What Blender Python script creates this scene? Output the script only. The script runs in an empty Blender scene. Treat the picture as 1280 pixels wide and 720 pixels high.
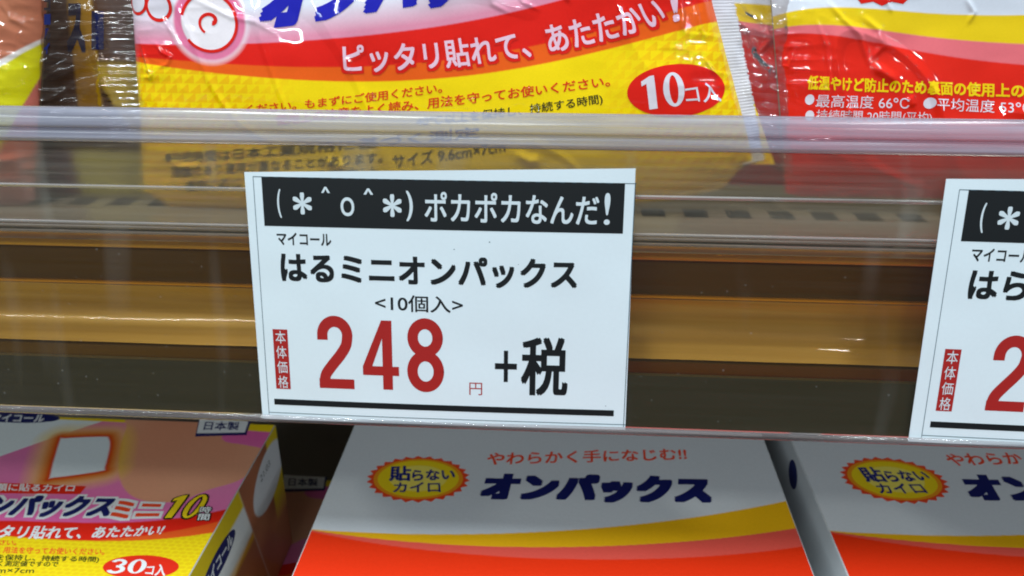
import bpy, bmesh, math, random
import numpy as np
from mathutils import Matrix, Vector

# ---------------------------------------------------------------- camera, world, lamps, exposure
sc = bpy.context.scene
COL = sc.collection
cam_data = bpy.data.cameras.new('camera')
cam = bpy.data.objects.new('camera', cam_data)
COL.objects.link(cam)
sc.camera = cam
CAM_POS = Vector((0.08157, -0.20928, 0.06583))
PITCH, YAW, ROLL = 0.433295, 0.063038, -0.000437
fwd = Vector((-math.sin(YAW) * math.cos(PITCH), math.cos(YAW) * math.cos(PITCH), -math.sin(PITCH)))
rgt = fwd.cross(Vector((0, 0, 1))).normalized()
upv = rgt.cross(fwd)
rgt, upv = rgt * math.cos(ROLL) + upv * math.sin(ROLL), -rgt * math.sin(ROLL) + upv * math.cos(ROLL)
cm = Matrix((rgt, upv, -fwd)).transposed().to_4x4()
cm.translation = CAM_POS
cam.matrix_world = cm
cam_data.sensor_width = 36.0
cam_data.lens = 36.0 * 1020.0 / 1280.0
cam_data.clip_start = 0.01
cam_data.clip_end = 20.0
cam_data.dof.use_dof = True
cam_data.dof.focus_distance = 0.215
cam_data.dof.aperture_fstop = 22.0

world = bpy.data.worlds.new('World')
sc.world = world
world.use_nodes = True
world.node_tree.nodes['Background'].inputs['Color'].default_value = (0.80, 0.92, 1.0, 1)
world.node_tree.nodes['Background'].inputs['Strength'].default_value = 0.13

def lamp(name, loc, target, sx, sy, power, colour=(0.86, 0.96, 1.0)):
    d = bpy.data.lights.new(name, 'AREA')
    d.shape = 'RECTANGLE'
    d.size, d.size_y, d.energy, d.color = sx, sy, power, colour
    o = bpy.data.objects.new(name, d)
    COL.objects.link(o)
    o.location = loc
    o.rotation_euler = (Vector(target) - Vector(loc)).to_track_quat('-Z', 'Y').to_euler()
    return o

# the shop's ceiling tubes over the aisle
lamp('ceiling_tube_near', (-0.55, -0.30, 1.75), (0.05, 0.0, 0.0), 1.2, 0.05, 27)
lamp('ceiling_tube_far', (0.95, -0.22, 1.75), (0.05, 0.0, 0.0), 1.2, 0.05, 15)
# tubes farther down the shop, the ones the films and the metal mirror
lamp('shop_tube_left', (-2.05, -3.7, 2.0), (0.0, 0.0, 0.0), 2.2, 0.035, 38)
lamp('shop_tube_middle', (-0.30, -3.7, 2.0), (0.0, 0.0, 0.0), 0.7, 0.035, 19)
lamp('shop_spot', (1.75, -3.7, 2.0), (0.0, 0.0, 0.0), 0.2, 0.04, 7)
lamp('shop_tube_right', (3.3, -3.5, 2.0), (0.0, 0.0, 0.0), 1.2, 0.035, 27)

sc.view_settings.view_transform = 'Standard'
sc.view_settings.look = 'None'
sc.view_settings.exposure = 0.25
sc.view_settings.gamma = 1.0
sc.cycles.filter_width = 1.9
sc.cycles.max_bounces = 12
sc.cycles.transparent_max_bounces = 24
sc.cycles.caustics_refractive = True
sc.cycles.sample_clamp_indirect = 6.0

# ---------------------------------------------------------------- helpers
MM = 0.001

def lin(h):
    h = h.lstrip('#')
    v = [int(h[i:i + 2], 16) / 255 for i in (0, 2, 4)]
    return np.array([x / 12.92 if x <= 0.04045 else ((x + 0.055) / 1.055) ** 2.4 for x in v])

def nodes(name):
    m = bpy.data.materials.new(name)
    m.use_nodes = True
    nt = m.node_tree
    return m, nt, nt.nodes['Principled BSDF']

def N(nt, kind, **kw):
    n = nt.nodes.new(kind)
    for k, v in kw.items():
        setattr(n, k, v)
    return n

def bump_chain(nt, scales, coord='Object'):
    """fine crinkle shared by a sheet and the print lying on it (same object coordinates)"""
    tc = N(nt, 'ShaderNodeTexCoord')
    last = None
    for scale, detail, dist, strength, ridged in scales:
        tx = N(nt, 'ShaderNodeTexNoise')
        tx.noise_dimensions = '3D'
        if ridged:
            tx.noise_type = 'RIDGED_MULTIFRACTAL'
        tx.inputs['Scale'].default_value = scale
        tx.inputs['Detail'].default_value = detail
        nt.links.new(tc.outputs[coord], tx.inputs['Vector'])
        b = N(nt, 'ShaderNodeBump')
        b.inputs['Distance'].default_value = dist
        b.inputs['Strength'].default_value = strength
        nt.links.new(tx.outputs['Fac'], b.inputs['Height'])
        if last:
            nt.links.new(last.outputs['Normal'], b.inputs['Normal'])
        last = b
    return last

def mat_ink(name, col=None, rough=0.6, coat=0.0, coat_rough=0.05, bumps=None, spec=0.35, attr=False, grain=0.0, metallic=0.0, alpha=1.0):
    m, nt, p = nodes(name)
    p.inputs['Roughness'].default_value = rough
    p.inputs['Specular IOR Level'].default_value = spec
    p.inputs['Coat Weight'].default_value = coat
    p.inputs['Coat Roughness'].default_value = coat_rough
    p.inputs['Metallic'].default_value = metallic
    p.inputs['Alpha'].default_value = alpha
    src = None
    if attr:
        a = N(nt, 'ShaderNodeAttribute', attribute_name='Col')
        src = a.outputs['Color']
    else:
        r = N(nt, 'ShaderNodeRGB')
        r.outputs[0].default_value = (*lin(col), 1)
        src = r.outputs[0]
    if grain:
        tc = N(nt, 'ShaderNodeTexCoord')
        tx = N(nt, 'ShaderNodeTexNoise')
        tx.inputs['Scale'].default_value = 900
        tx.inputs['Detail'].default_value = 4
        nt.links.new(tc.outputs['Object'], tx.inputs['Vector'])
        mr = N(nt, 'ShaderNodeMapRange')
        mr.inputs['To Min'].default_value = 1 - grain
        mr.inputs['To Max'].default_value = 1 + grain
        nt.links.new(tx.outputs['Fac'], mr.inputs['Value'])
        mx = N(nt, 'ShaderNodeVectorMath', operation='SCALE')
        nt.links.new(src, mx.inputs[0])
        nt.links.new(mr.outputs[0], mx.inputs['Scale'])
        src = mx.outputs[0]
    p.inputs['Coat IOR'].default_value = 1.55 if coat > 0.8 else 1.5
    nt.links.new(src, p.inputs['Base Color'])
    if bumps:
        b = bump_chain(nt, bumps)
        nt.links.new(b.outputs['Normal'], p.inputs['Normal'])
        nt.links.new(b.outputs['Normal'], p.inputs['Coat Normal'])
    return m

def link_mesh(name, me, mats, parent=None):
    o = bpy.data.objects.new(name, me)
    COL.objects.link(o)
    for m in (mats if isinstance(mats, (list, tuple)) else [mats]):
        me.materials.append(m)
    if parent is not None:
        o.parent = parent
    return o

def raw(name, verts, faces, mats, parent=None, smooth=False):
    me = bpy.data.meshes.new(name)
    me.from_pydata([tuple(v) for v in verts], [], [tuple(f) for f in faces])
    me.update()
    if smooth:
        me.shade_smooth()
    return link_mesh(name, me, mats, parent)

def thing(name, label, cat, loc=(0, 0, 0), rotx=0.0, group=None):
    o = bpy.data.objects.new(name, None)
    COL.objects.link(o)
    o.location = Vector(loc) * MM
    o.rotation_euler = (rotx, 0, 0)
    o['label'] = label
    o['category'] = cat
    if group:
        o['group'] = group
    return o

def box(name, lo, hi, mat, parent=None, bevel=0.0, seg=2):
    bm = bmesh.new()
    bmesh.ops.create_cube(bm, size=1)
    for v in bm.verts:
        v.co = Vector([(lo[i] + hi[i]) / 2 + v.co[i] * (hi[i] - lo[i]) for i in range(3)]) * MM
    if bevel:
        bmesh.ops.bevel(bm, geom=bm.edges[:], offset=bevel * MM, segments=seg, affect='EDGES', profile=0.6)
    me = bpy.data.meshes.new(name)
    bm.to_mesh(me)
    bm.free()
    o = link_mesh(name, me, mat, parent)
    if bevel:
        me.shade_smooth()
    return o

def extrude_x(name, profile, x0, x1, mat, parent=None, smooth=False, nx=1, wobble=0.0):
    """closed profile of (y, z) in mm swept along x"""
    n = len(profile)
    xs = np.linspace(x0, x1, nx + 1)
    V, Fc = [], []
    for x in xs:
        for k, (y, z) in enumerate(profile):
            w = wobble * math.sin(x * 0.11 + k) * math.sin(x * 0.031 + 2 * k) if wobble else 0
            V.append((x * MM, (y + w) * MM, (z + w) * MM))
    for i in range(nx):
        for k in range(n):
            a, b = i * n + k, i * n + (k + 1) % n
            Fc.append((a, b, b + n, a + n))
    Fc.append(tuple(reversed(range(n))))
    Fc.append(tuple(range(nx * n, nx * n + n)))
    o = raw(name, V, Fc, mat, parent)
    bm = bmesh.new()
    bm.from_mesh(o.data)
    bmesh.ops.recalc_face_normals(bm, faces=bm.faces)
    bm.to_mesh(o.data)
    bm.free()
    if smooth:
        o.data.shade_smooth()
        o.data.set_sharp_from_angle(angle=math.radians(35))
    return o

def smooth_path(pts, n=8, closed=False):
    P = [np.array(p, float) for p in pts]
    out = []
    m = len(P)
    for i in range(m if closed else m - 1):
        p0 = P[(i - 1) % m] if closed or i > 0 else P[0]
        p1, p2 = P[i], P[(i + 1) % m]
        p3 = P[(i + 2) % m] if closed or i + 2 < m else P[-1]
        for k in range(n):
            t = k / n
            out.append(0.5 * ((2 * p1) + (-p0 + p2) * t + (2 * p0 - 5 * p1 + 4 * p2 - p3) * t * t + (-p0 + 3 * p1 - 3 * p2 + p3) * t ** 3))
    if not closed:
        out.append(P[-1])
    return out

_tc = {}

def text_data(s, bold):
    key = (s, bold)
    if key in _tc:
        return _tc[key]
    cu = bpy.data.curves.new('text', 'FONT')
    cu.body = s
    cu.size = 1.0
    cu.resolution_u = 5
    o = bpy.data.objects.new('text', cu)
    COL.objects.link(o)
    me = bpy.data.meshes.new_from_object(o.evaluated_get(bpy.context.evaluated_depsgraph_get()))
    V = np.zeros(len(me.vertices) * 3)
    me.vertices.foreach_get('co', V)
    V = V.reshape(-1, 3)[:, :2]
    Fc = [tuple(p.vertices) for p in me.polygons]
    rx, ry = bold if isinstance(bold, tuple) else (bold, bold)
    Z = np.zeros(len(V))
    if rx or ry:                                # thicken the strokes: shifted copies, each a hair above the last
        r_ = max(rx, ry)
        offs = [(-1, -1), (1, -1), (-1, 1), (1, 1), (0, 0)]
        if r_ > 0.04:
            gy = (-1, -.5, 0, .5, 1) if ry > 0.09 else (-1, 0, 1)
            offs = [(a, b) for b in gy for a in (-1, -.5, 0, .5, 1)]
        V0, F0, n0 = V, Fc, len(V)
        V = np.concatenate([V0 + np.array([a * rx, b * ry]) for a, b in offs])
        Z = np.repeat(np.arange(len(offs)) * 0.0015, n0)
        Fc = [tuple(i + k * n0 for i in f) for k in range(len(offs)) for f in F0]
    bpy.data.objects.remove(o)
    bpy.data.curves.remove(cu)
    bpy.data.meshes.remove(me)
    _tc[key] = (V, Fc, Z)
    return _tc[key]

def warp(pts, u, v):
    """2 points: top left, bottom right; 4: BL, BR, TL, TR; 6: bottom L M R, top L M R"""
    P = np.array(pts, float)
    if len(P) == 2:
        x0, y1 = P[0]
        x1, y0 = P[1]
        P = np.array([[x0, y0], [x1, y0], [x0, y1], [x1, y1]])
    u = u[:, None]
    v = v[:, None]
    if len(P) == 4:
        lo = P[0] * (1 - u) + P[1] * u
        hi = P[2] * (1 - u) + P[3] * u
    else:
        def q(a, m, b):
            return a * (2 * (u - .5) * (u - 1)) + m * (-4 * u * (u - 1)) + b * (2 * u * (u - .5))
        lo, hi = q(P[0], P[1], P[2]), q(P[3], P[4], P[5])
    return lo * (1 - v) + hi * v

def flat(eps):
    return lambda s, t: np.stack([s, t, np.full_like(s, eps)], 1)

def text(parent, name, s, pts, mat, bold=0.0, shear=0.0, surf=None, sub=0.0, grow=0.0):
    V, Fc, Z = text_data(s, bold)
    ref = text_data(s, 0.0)[0] if bold else V
    lo, hi = ref.min(0), ref.max(0)
    lo = np.where(hi - lo < 1e-6, lo - .01, lo)
    uv = (V - lo) / (hi - lo)
    if bold and not grow:                       # keep the measured outline: bold grows inside it
        lo, hi = V.min(0), V.max(0)
        uv = (V - lo) / (hi - lo)
    uv = uv.copy()
    uv[:, 0] += shear * (uv[:, 1] - 0.5)
    P = warp(pts, uv[:, 0], uv[:, 1])
    me = bpy.data.meshes.new(name)
    me.from_pydata([(p[0], p[1], z) for p, z in zip(P, Z)], [], Fc)
    if sub:
        bm = bmesh.new()
        bm.from_mesh(me)
        for _ in range(4):
            es = [e for e in bm.edges if e.calc_length() > sub]
            if not es:
                break
            bmesh.ops.subdivide_edges(bm, edges=es, cuts=1)
            bmesh.ops.triangulate(bm, faces=[f for f in bm.faces if len(f.verts) > 3])
        bm.to_mesh(me)
        bm.free()
    n = len(me.vertices)
    co = np.zeros(n * 3)
    me.vertices.foreach_get('co', co)
    co = co.reshape(-1, 3)
    f_ = surf or flat(0.05)
    Q0 = f_(co[:, 0], co[:, 1])
    e0 = f_(np.array([P[0][0], P[0][0] + 1, P[0][0]]), np.array([P[0][1], P[0][1], P[0][1] + 1]))
    nz = np.cross(e0[1] - e0[0], e0[2] - e0[0])
    nz /= np.linalg.norm(nz)
    Q = (Q0 + nz * co[:, 2:3]) * MM
    me.vertices.foreach_set('co', Q.ravel())
    me.update()
    # faces must look outwards
    if len(me.polygons):
        bm = bmesh.new()
        bm.from_mesh(me)
        bm.faces.ensure_lookup_table()
        ref_n = np.array((surf or flat(0.05))(np.array([P[0][0], P[0][0] + 1, P[0][0]]), np.array([P[0][1], P[0][1], P[0][1] + 1])))
        nn = Vector(np.cross(ref_n[1] - ref_n[0], ref_n[2] - ref_n[0]))
        fl = [f for f in bm.faces if f.normal.dot(nn) < 0]
        bmesh.ops.reverse_faces(bm, faces=fl)
        bm.to_mesh(me)
        bm.free()
    if sub:
        me.shade_smooth()
    return link_mesh(name, me, mat, parent)

def shape(parent, name, pts, mat, surf=None, sub=0.0):
    """filled outline (mm in the surface's own coordinates)"""
    bm = bmesh.new()
    vs = [bm.verts.new((p[0], p[1], 0)) for p in pts]
    f = bm.faces.new(vs)
    bm.normal_update()
    if f.normal.z < 0:
        f.normal_flip()
    bmesh.ops.triangulate(bm, faces=bm.faces[:])
    if sub:
        for _ in range(6):
            es = [e for e in bm.edges if e.calc_length() > sub]
            if not es:
                break
            bmesh.ops.subdivide_edges(bm, edges=es, cuts=1)
            bmesh.ops.triangulate(bm, faces=[f for f in bm.faces if len(f.verts) > 3])
    me = bpy.data.meshes.new(name)
    bm.to_mesh(me)
    bm.free()
    co = np.zeros(len(me.vertices) * 3)
    me.vertices.foreach_get('co', co)
    co = co.reshape(-1, 3)
    me.vertices.foreach_set('co', ((surf or flat(0.03))(co[:, 0], co[:, 1]) * MM).ravel())
    me.update()
    if sub:
        me.shade_smooth()
    return link_mesh(name, me, mat, parent)

def rect_pts(pts):
    (x0, y1), (x1, y0) = pts
    return [(x0, y0), (x1, y0), (x1, y1), (x0, y1)]

def ellipse_pts(pts, n=56, spikes=0, depth=0.1, scale=1.0, rot=0.0):
    (x0, y1), (x1, y0) = pts
    cx, cy, rx, ry = (x0 + x1) / 2, (y0 + y1) / 2, abs(x1 - x0) / 2 * scale, abs(y1 - y0) / 2 * scale
    out = []
    m = spikes * 2 if spikes else n
    for k in range(m):
        a = 2 * math.pi * k / m
        r = 1 - (depth if spikes and k % 2 else 0)
        x, y = rx * r * math.cos(a), ry * r * math.sin(a)
        out.append((cx + x * math.cos(rot) - y * math.sin(rot), cy + x * math.sin(rot) + y * math.cos(rot)))
    return out

def sstep(x, w):
    return np.clip(x / w + 0.5, 0, 1)

def curve_y(pts, deg=4):
    P = np.array(sorted(pts))
    d = min(deg, len(P) - 1)
    c = np.polyfit(P[:, 0], P[:, 1], d)
    lo, hi = P[0, 0], P[-1, 0]
    def f(s):
        sc_ = np.clip(s, lo, hi)
        return np.polyval(c, sc_)
    return f

def mix(a, b, k):
    k = np.asarray(k)[..., None]
    return a * (1 - k) + b * k

def hash2(ix, iy, seed):
    n = (ix.astype(np.int64) * 374761393 + iy.astype(np.int64) * 668265263 + seed * 1442695041) & 0x7fffffff
    n = ((n ^ (n >> 13)) * 1274126177) & 0x7fffffff
    return ((n ^ (n >> 16)) & 0xffff) / 65535.0

def noise(x, y, seed=0):
    x = np.asarray(x, float)
    y = np.asarray(y, float)
    ix, iy = np.floor(x), np.floor(y)
    fx, fy = x - ix, y - iy
    fx = fx * fx * fx * (fx * (fx * 6 - 15) + 10)
    fy = fy * fy * fy * (fy * (fy * 6 - 15) + 10)
    a, b = hash2(ix, iy, seed), hash2(ix + 1, iy, seed)
    c, d = hash2(ix, iy + 1, seed), hash2(ix + 1, iy + 1, seed)
    return (a * (1 - fx) + b * fx) * (1 - fy) + (c * (1 - fx) + d * fx) * fy

def ridge(x, y, seed):
    return 1 - np.abs(2 * noise(x, y, seed) - 1)

class Bag:
    """pillow bag in a leaning plane; s along the rail, t up the plane, both mm"""
    def __init__(self, left, right, bottom, top, bulge, seed, fold=0.5, creases=()):
        self.creases = creases
        self.l, self.r, self.b = np.array(left), np.array(right), np.array(bottom)
        self.top, self.bulge, self.seed, self.fold = top, bulge, seed, fold
    def sl(self, t):
        (s0, t0), (s1, t1) = self.l
        return s0 + (s1 - s0) * (t - t0) / (t1 - t0)
    def sr(self, t):
        (s0, t0), (s1, t1) = self.r
        return s0 + (s1 - s0) * (t - t0) / (t1 - t0)
    def tb(self, s):
        return np.interp(s, self.b[:, 0], self.b[:, 1])
    def h(self, s, t):
        s = np.asarray(s, float)
        t = np.asarray(t, float)
        dl = np.maximum(s - self.sl(t), 0)
        dr = np.maximum(self.sr(t) - s, 0)
        db = np.maximum(t - self.tb(s), 0)
        e = (1 - np.exp(-dl / 5)) * (1 - np.exp(-dr / 5)) * (1 - np.exp(-db / 7))
        w = noise(s / 26, t / 18, self.seed) * 1.5 + noise(s / 11, t / 8, self.seed + 3) * 0.5
        k = np.exp(-dl / 9) + np.exp(-dr / 9)
        w = w + k * (ridge(s / 9 + t / 30, t / 3.4, self.seed + 5) * 1.1 + ridge(s / 4, t / 2.6 + s / 9, self.seed + 7) * 0.35)
        w = w + self.fold * np.maximum(0, ridge(s / 21 + t / 60, (t + s * .4) / 34, self.seed + 9) - 0.8) * 4
        out = self.bulge * e + w * e
        for path, amp, wid in self.creases:            # sharp folds of the film along short paths
            P = np.array(path, float)
            dd = np.full(s.shape, 1e9)
            kk = np.zeros(s.shape)
            for i in range(len(P) - 1):
                a, b = P[i], P[i + 1]
                ab = b - a
                q = np.clip(((s - a[0]) * ab[0] + (t - a[1]) * ab[1]) / (ab.dot(ab) + 1e-9), 0, 1)
                d_ = np.hypot(s - a[0] - q * ab[0], t - a[1] - q * ab[1])
                kk = np.where(d_ < dd, (i + q) / (len(P) - 1), kk)
                dd = np.minimum(dd, d_)
            taper = np.minimum(1, 4 * kk * (1 - kk) + .15)
            out = out + amp * taper * np.exp(-(dd / wid) ** 2)
        return out
    def surf(self, eps):
        return lambda s, t: np.stack([s, t, self.h(s, t) + eps], 1)

YB = Bag(left=[(-49.88, 30.40), (-49.20, 62.23)], right=[(134.42, 31.88), (123.65, 63.19)], bottom=[(-49.12, 4.36), (-42.01, -1.10), (-12.16, -1.50), (81.32, 1.44), (115.43, 5.09), (130.85, 9.04), (136.29, 16.36)], top=95, bulge=5.5, seed=11, fold=.5, creases=[([(-45.22, 48.34), (-44.02, 44.82), (-42.41, 40.10), (-43.53, 38.89)], .5, .6), ([(-40.35, 49.56), (-38.31, 47.00), (-35.42, 45.61), (-36.61, 43.24), (-40.72, 42.25)], .4, .6), ([(-44.80, 41.74), (-41.85, 40.82), (-42.47, 39.38), (-45.49, 39.59)], .4, .5), ([(-37.28, 56.55), (-33.47, 51.25), (-32.23, 47.99)], .3, .7), ([(58.58, 67.27), (60.51, 61.05), (65.73, 58.39)], .4, .7), ([(65.63, 66.20), (69.22, 61.55), (74.20, 59.34)], .4, .6), ([(112.40, 67.51), (114.74, 58.72), (114.56, 53.81)], .6, .7), ([(117.11, 65.35), (118.89, 58.74), (120.06, 54.74), (122.08, 52.07)], .5, .6), ([(121.50, 46.65), (123.50, 44.40), (125.55, 41.68)], .5, .5), ([(-28.17, 62.35), (-16.25, 56.93), (-8.96, 55.60), (-2.77, 51.96)], .35, .8), ([(79.68, 65.16), (82.58, 61.63)], .5, .7), ([(-38.92, 14.59), (-35.42, 13.16), (-29.77, 13.01)], 1.2, 1.6), ([(9.57, 15.90), (13.53, 14.00), (16.57, 14.55)], 1.1, 1.5), ([(67.46, 18.81), (72.14, 16.47), (75.07, 17.00)], 1.0, 1.5)])
RB = Bag(left=[(146.63, 28.12), (141.41, 62.72)], right=[(268.0, 0.0), (268.0, 60.0)], bottom=[(146.71, 6.76), (155.37, 5.19), (222.43, 5.28), (273.75, 5.10)], top=95, bulge=4.5, seed=31, fold=1.0, creases=[([(156.78, 61.69), (161.14, 57.23), (166.99, 52.07), (168.85, 47.53), (170.12, 44.33)], .8, .7), ([(166.84, 57.94), (171.88, 53.92), (173.29, 49.40), (170.44, 45.71)], 1.0, .9), ([(170.59, 44.33), (174.56, 42.07), (178.59, 39.34)], 1.3, 1.3), ([(154.30, 56.05), (157.50, 49.26), (159.31, 40.05), (159.26, 30.67)], .6, .6), ([(159.61, 51.56), (160.03, 42.38), (160.21, 30.68)], .3, .5), ([(147.99, 51.00), (146.39, 47.78), (146.00, 44.08), (147.69, 43.64), (148.74, 47.80), (147.99, 51.00)], .4, .5), ([(195.01, 63.02), (197.80, 59.04), (196.85, 55.91)], .7, .6), ([(172.74, 62.89), (175.01, 58.89)], .5, .5), ([(182.51, 35.66), (184.06, 32.41)], .7, 1.0), ([(165.27, 32.16), (166.93, 29.83)], .6, .8)])
AB = Bag(left=[(-190.0, 0.0), (-190.0, 60.0)], right=[(-80.06, 30.43), (-74.25, 62.28)], bottom=[(-138.13, -2.41), (-97.70, -1.58), (-89.51, 0.13), (-83.36, 2.80)], top=95, bulge=6, seed=53, fold=.8, creases=[([(-98.12, 15.14), (-90.36, 14.27), (-82.32, 15.91)], 1.3, 1.6), ([(-87.89, 13.07), (-83.38, 11.39), (-80.64, 12.44)], 1.2, 1.5), ([(-85.77, 62.22), (-82.47, 56.47), (-77.86, 53.02)], .6, .8)])
BB = Bag(left=[(-150.0, 0.0), (-150.0, 60.0)], right=[(-54.21, 23.95), (-52.44, 61.08)], bottom=[(-135.87, -7.03), (-79.24, -3.18), (-65.35, -2.37), (-56.45, -1.12)], top=85, bulge=4, seed=71, fold=.8)
LEAN = math.radians(12.0)
BAG_ROT = math.pi / 2 - LEAN
CARD_ROT = math.pi / 2 - 0.18190
BOX_TOP = -125.0

# ---------------------------------------------------------------- materials
CR = [(70, 2, 0.0012, 0.30, False), (45, 1, 0.0020, 0.25, True)]      # bag film crinkle
def film_ink(name, col=None, attr=False, rough=0.45):
    return mat_ink(name, col, rough=rough, coat=1.0, coat_rough=0.035, bumps=CR, attr=attr, spec=0.05)
M_bag = film_ink('printed_bag_film', attr=True)
M_bag_red = film_ink('bag_red_ink', 'e61c0e')
M_bag_ored = film_ink('bag_orange_red_ink', 'e23a10')
M_bag_pinkw = film_ink('bag_pale_pink_ink', 'f3c8da')
M_bag_white = film_ink('bag_white_ink', 'e8e0ea')
M_bag_blue = film_ink('bag_blue_ink', '1f21b4')
M_bag_black = film_ink('bag_black_ink', '1c2112')
M_bag_yel = film_ink('bag_yellow_ink', 'ffd60a')
M_bag_back = film_ink('bag_back_film', 'b9a98c')

CB = [(22, 1, 0.004, 0.16, False), (700, 3, 0.0002, 0.25, False)]
def card_ink(name, col=None, attr=False, grain=0.05):
    return mat_ink(name, col, rough=0.5, coat=0.35, coat_rough=0.16, bumps=CB, attr=attr, grain=grain)
M_box = card_ink('printed_cardboard', attr=True)
M_box_white = card_ink('white_cardboard', 'cfd3d6')
M_box_inner = card_ink('grey_cardboard', '9a9689')
M_navy = card_ink('navy_ink', '14207a')
M_navy_d = card_ink('deep_navy_ink', '111a5e')
M_bred = card_ink('box_red_ink', 'e2280f')
M_bor = card_ink('box_orange_ink', 'ee4a22')
M_byel = card_ink('box_yellow_ink', 'f5d51c')
M_bwhite = card_ink('box_white_ink', 'e6e9ea')
M_bpink = card_ink('box_rose_ink', 'e8a49a')
M_bblack = card_ink('box_black_ink', '15180f')
M_bgreen = card_ink('box_olive_ink', '2f3b0a')

M_paper = mat_ink('card_paper', 'dfecf3', rough=0.42, coat=0.15, coat_rough=0.25, bumps=[(1500, 3, 0.00006, 0.3, False), (28, 1, 0.003, 0.4, False)], grain=0.02)
M_pblack = mat_ink('card_black_ink', '0c1216', rough=0.45, spec=0.4)
M_pred = mat_ink('card_red_ink', 'a81f1c', rough=0.5)
M_pwhite = mat_ink('card_reversed_white', 'd3e0e7', rough=0.5)
M_pline = mat_ink('card_hairline', '3a5462', rough=0.5)

def mat_gold():
    m, nt, p = nodes('gold_lacquered_metal')
    p.inputs['Metallic'].default_value = 0.25
    p.inputs['Roughness'].default_value = 0.42
    p.inputs['Coat Weight'].default_value = 0.7
    p.inputs['Coat Roughness'].default_value = 0.03
    tc = N(nt, 'ShaderNodeTexCoord')
    mp = N(nt, 'ShaderNodeMapping')
    mp.inputs['Scale'].default_value = (6, 260, 260)
    nt.links.new(tc.outputs['Object'], mp.inputs['Vector'])
    tx = N(nt, 'ShaderNodeTexNoise')
    tx.inputs['Scale'].default_value = 1.0
    tx.inputs['Detail'].default_value = 5
    nt.links.new(mp.outputs[0], tx.inputs['Vector'])
    cr = N(nt, 'ShaderNodeValToRGB')
    cr.color_ramp.elements[0].position = 0.3
    cr.color_ramp.elements[0].color = (*lin('b98a22'), 1)
    cr.color_ramp.elements[1].position = 0.7
    cr.color_ramp.elements[1].color = (*lin('dcb04a'), 1)
    nt.links.new(tx.outputs['Fac'], cr.inputs[0])
    nt.links.new(cr.outputs[0], p.inputs['Base Color'])
    mp2 = N(nt, 'ShaderNodeMapping')
    mp2.inputs['Scale'].default_value = (14, 30, 30)
    nt.links.new(tc.outputs['Object'], mp2.inputs['Vector'])
    t2 = N(nt, 'ShaderNodeTexNoise')
    t2.inputs['Scale'].default_value = 1.4
    t2.inputs['Detail'].default_value = 1
    nt.links.new(mp2.outputs[0], t2.inputs['Vector'])
    b = N(nt, 'ShaderNodeBump')
    b.inputs['Distance'].default_value = 0.004
    b.inputs['Strength'].default_value = 0.05
    nt.links.new(t2.outputs['Fac'], b.inputs['Height'])
    nt.links.new(b.outputs[0], p.inputs['Coat Normal'])
    return m
M_gold = mat_gold()
M_bronze = mat_ink('brown_lacquered_metal', '5e430a', rough=0.5, coat=0.15, coat_rough=0.2, spec=.2, metallic=0.0)
M_shelf = mat_ink('grey_painted_steel', '7b756f', rough=0.22, coat=0.6, coat_rough=0.12, spec=0.6, grain=0.05)
M_dark = mat_ink('dark_olive_plastic', '3b3823', rough=0.4, coat=0.15, coat_rough=0.2, grain=0.05)
M_backp = mat_ink('dark_back_panel', '8a7a58', rough=0.7)
M_slot = mat_ink('shelf_slot_shadow_steel', '5a5650', rough=0.7)

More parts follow.
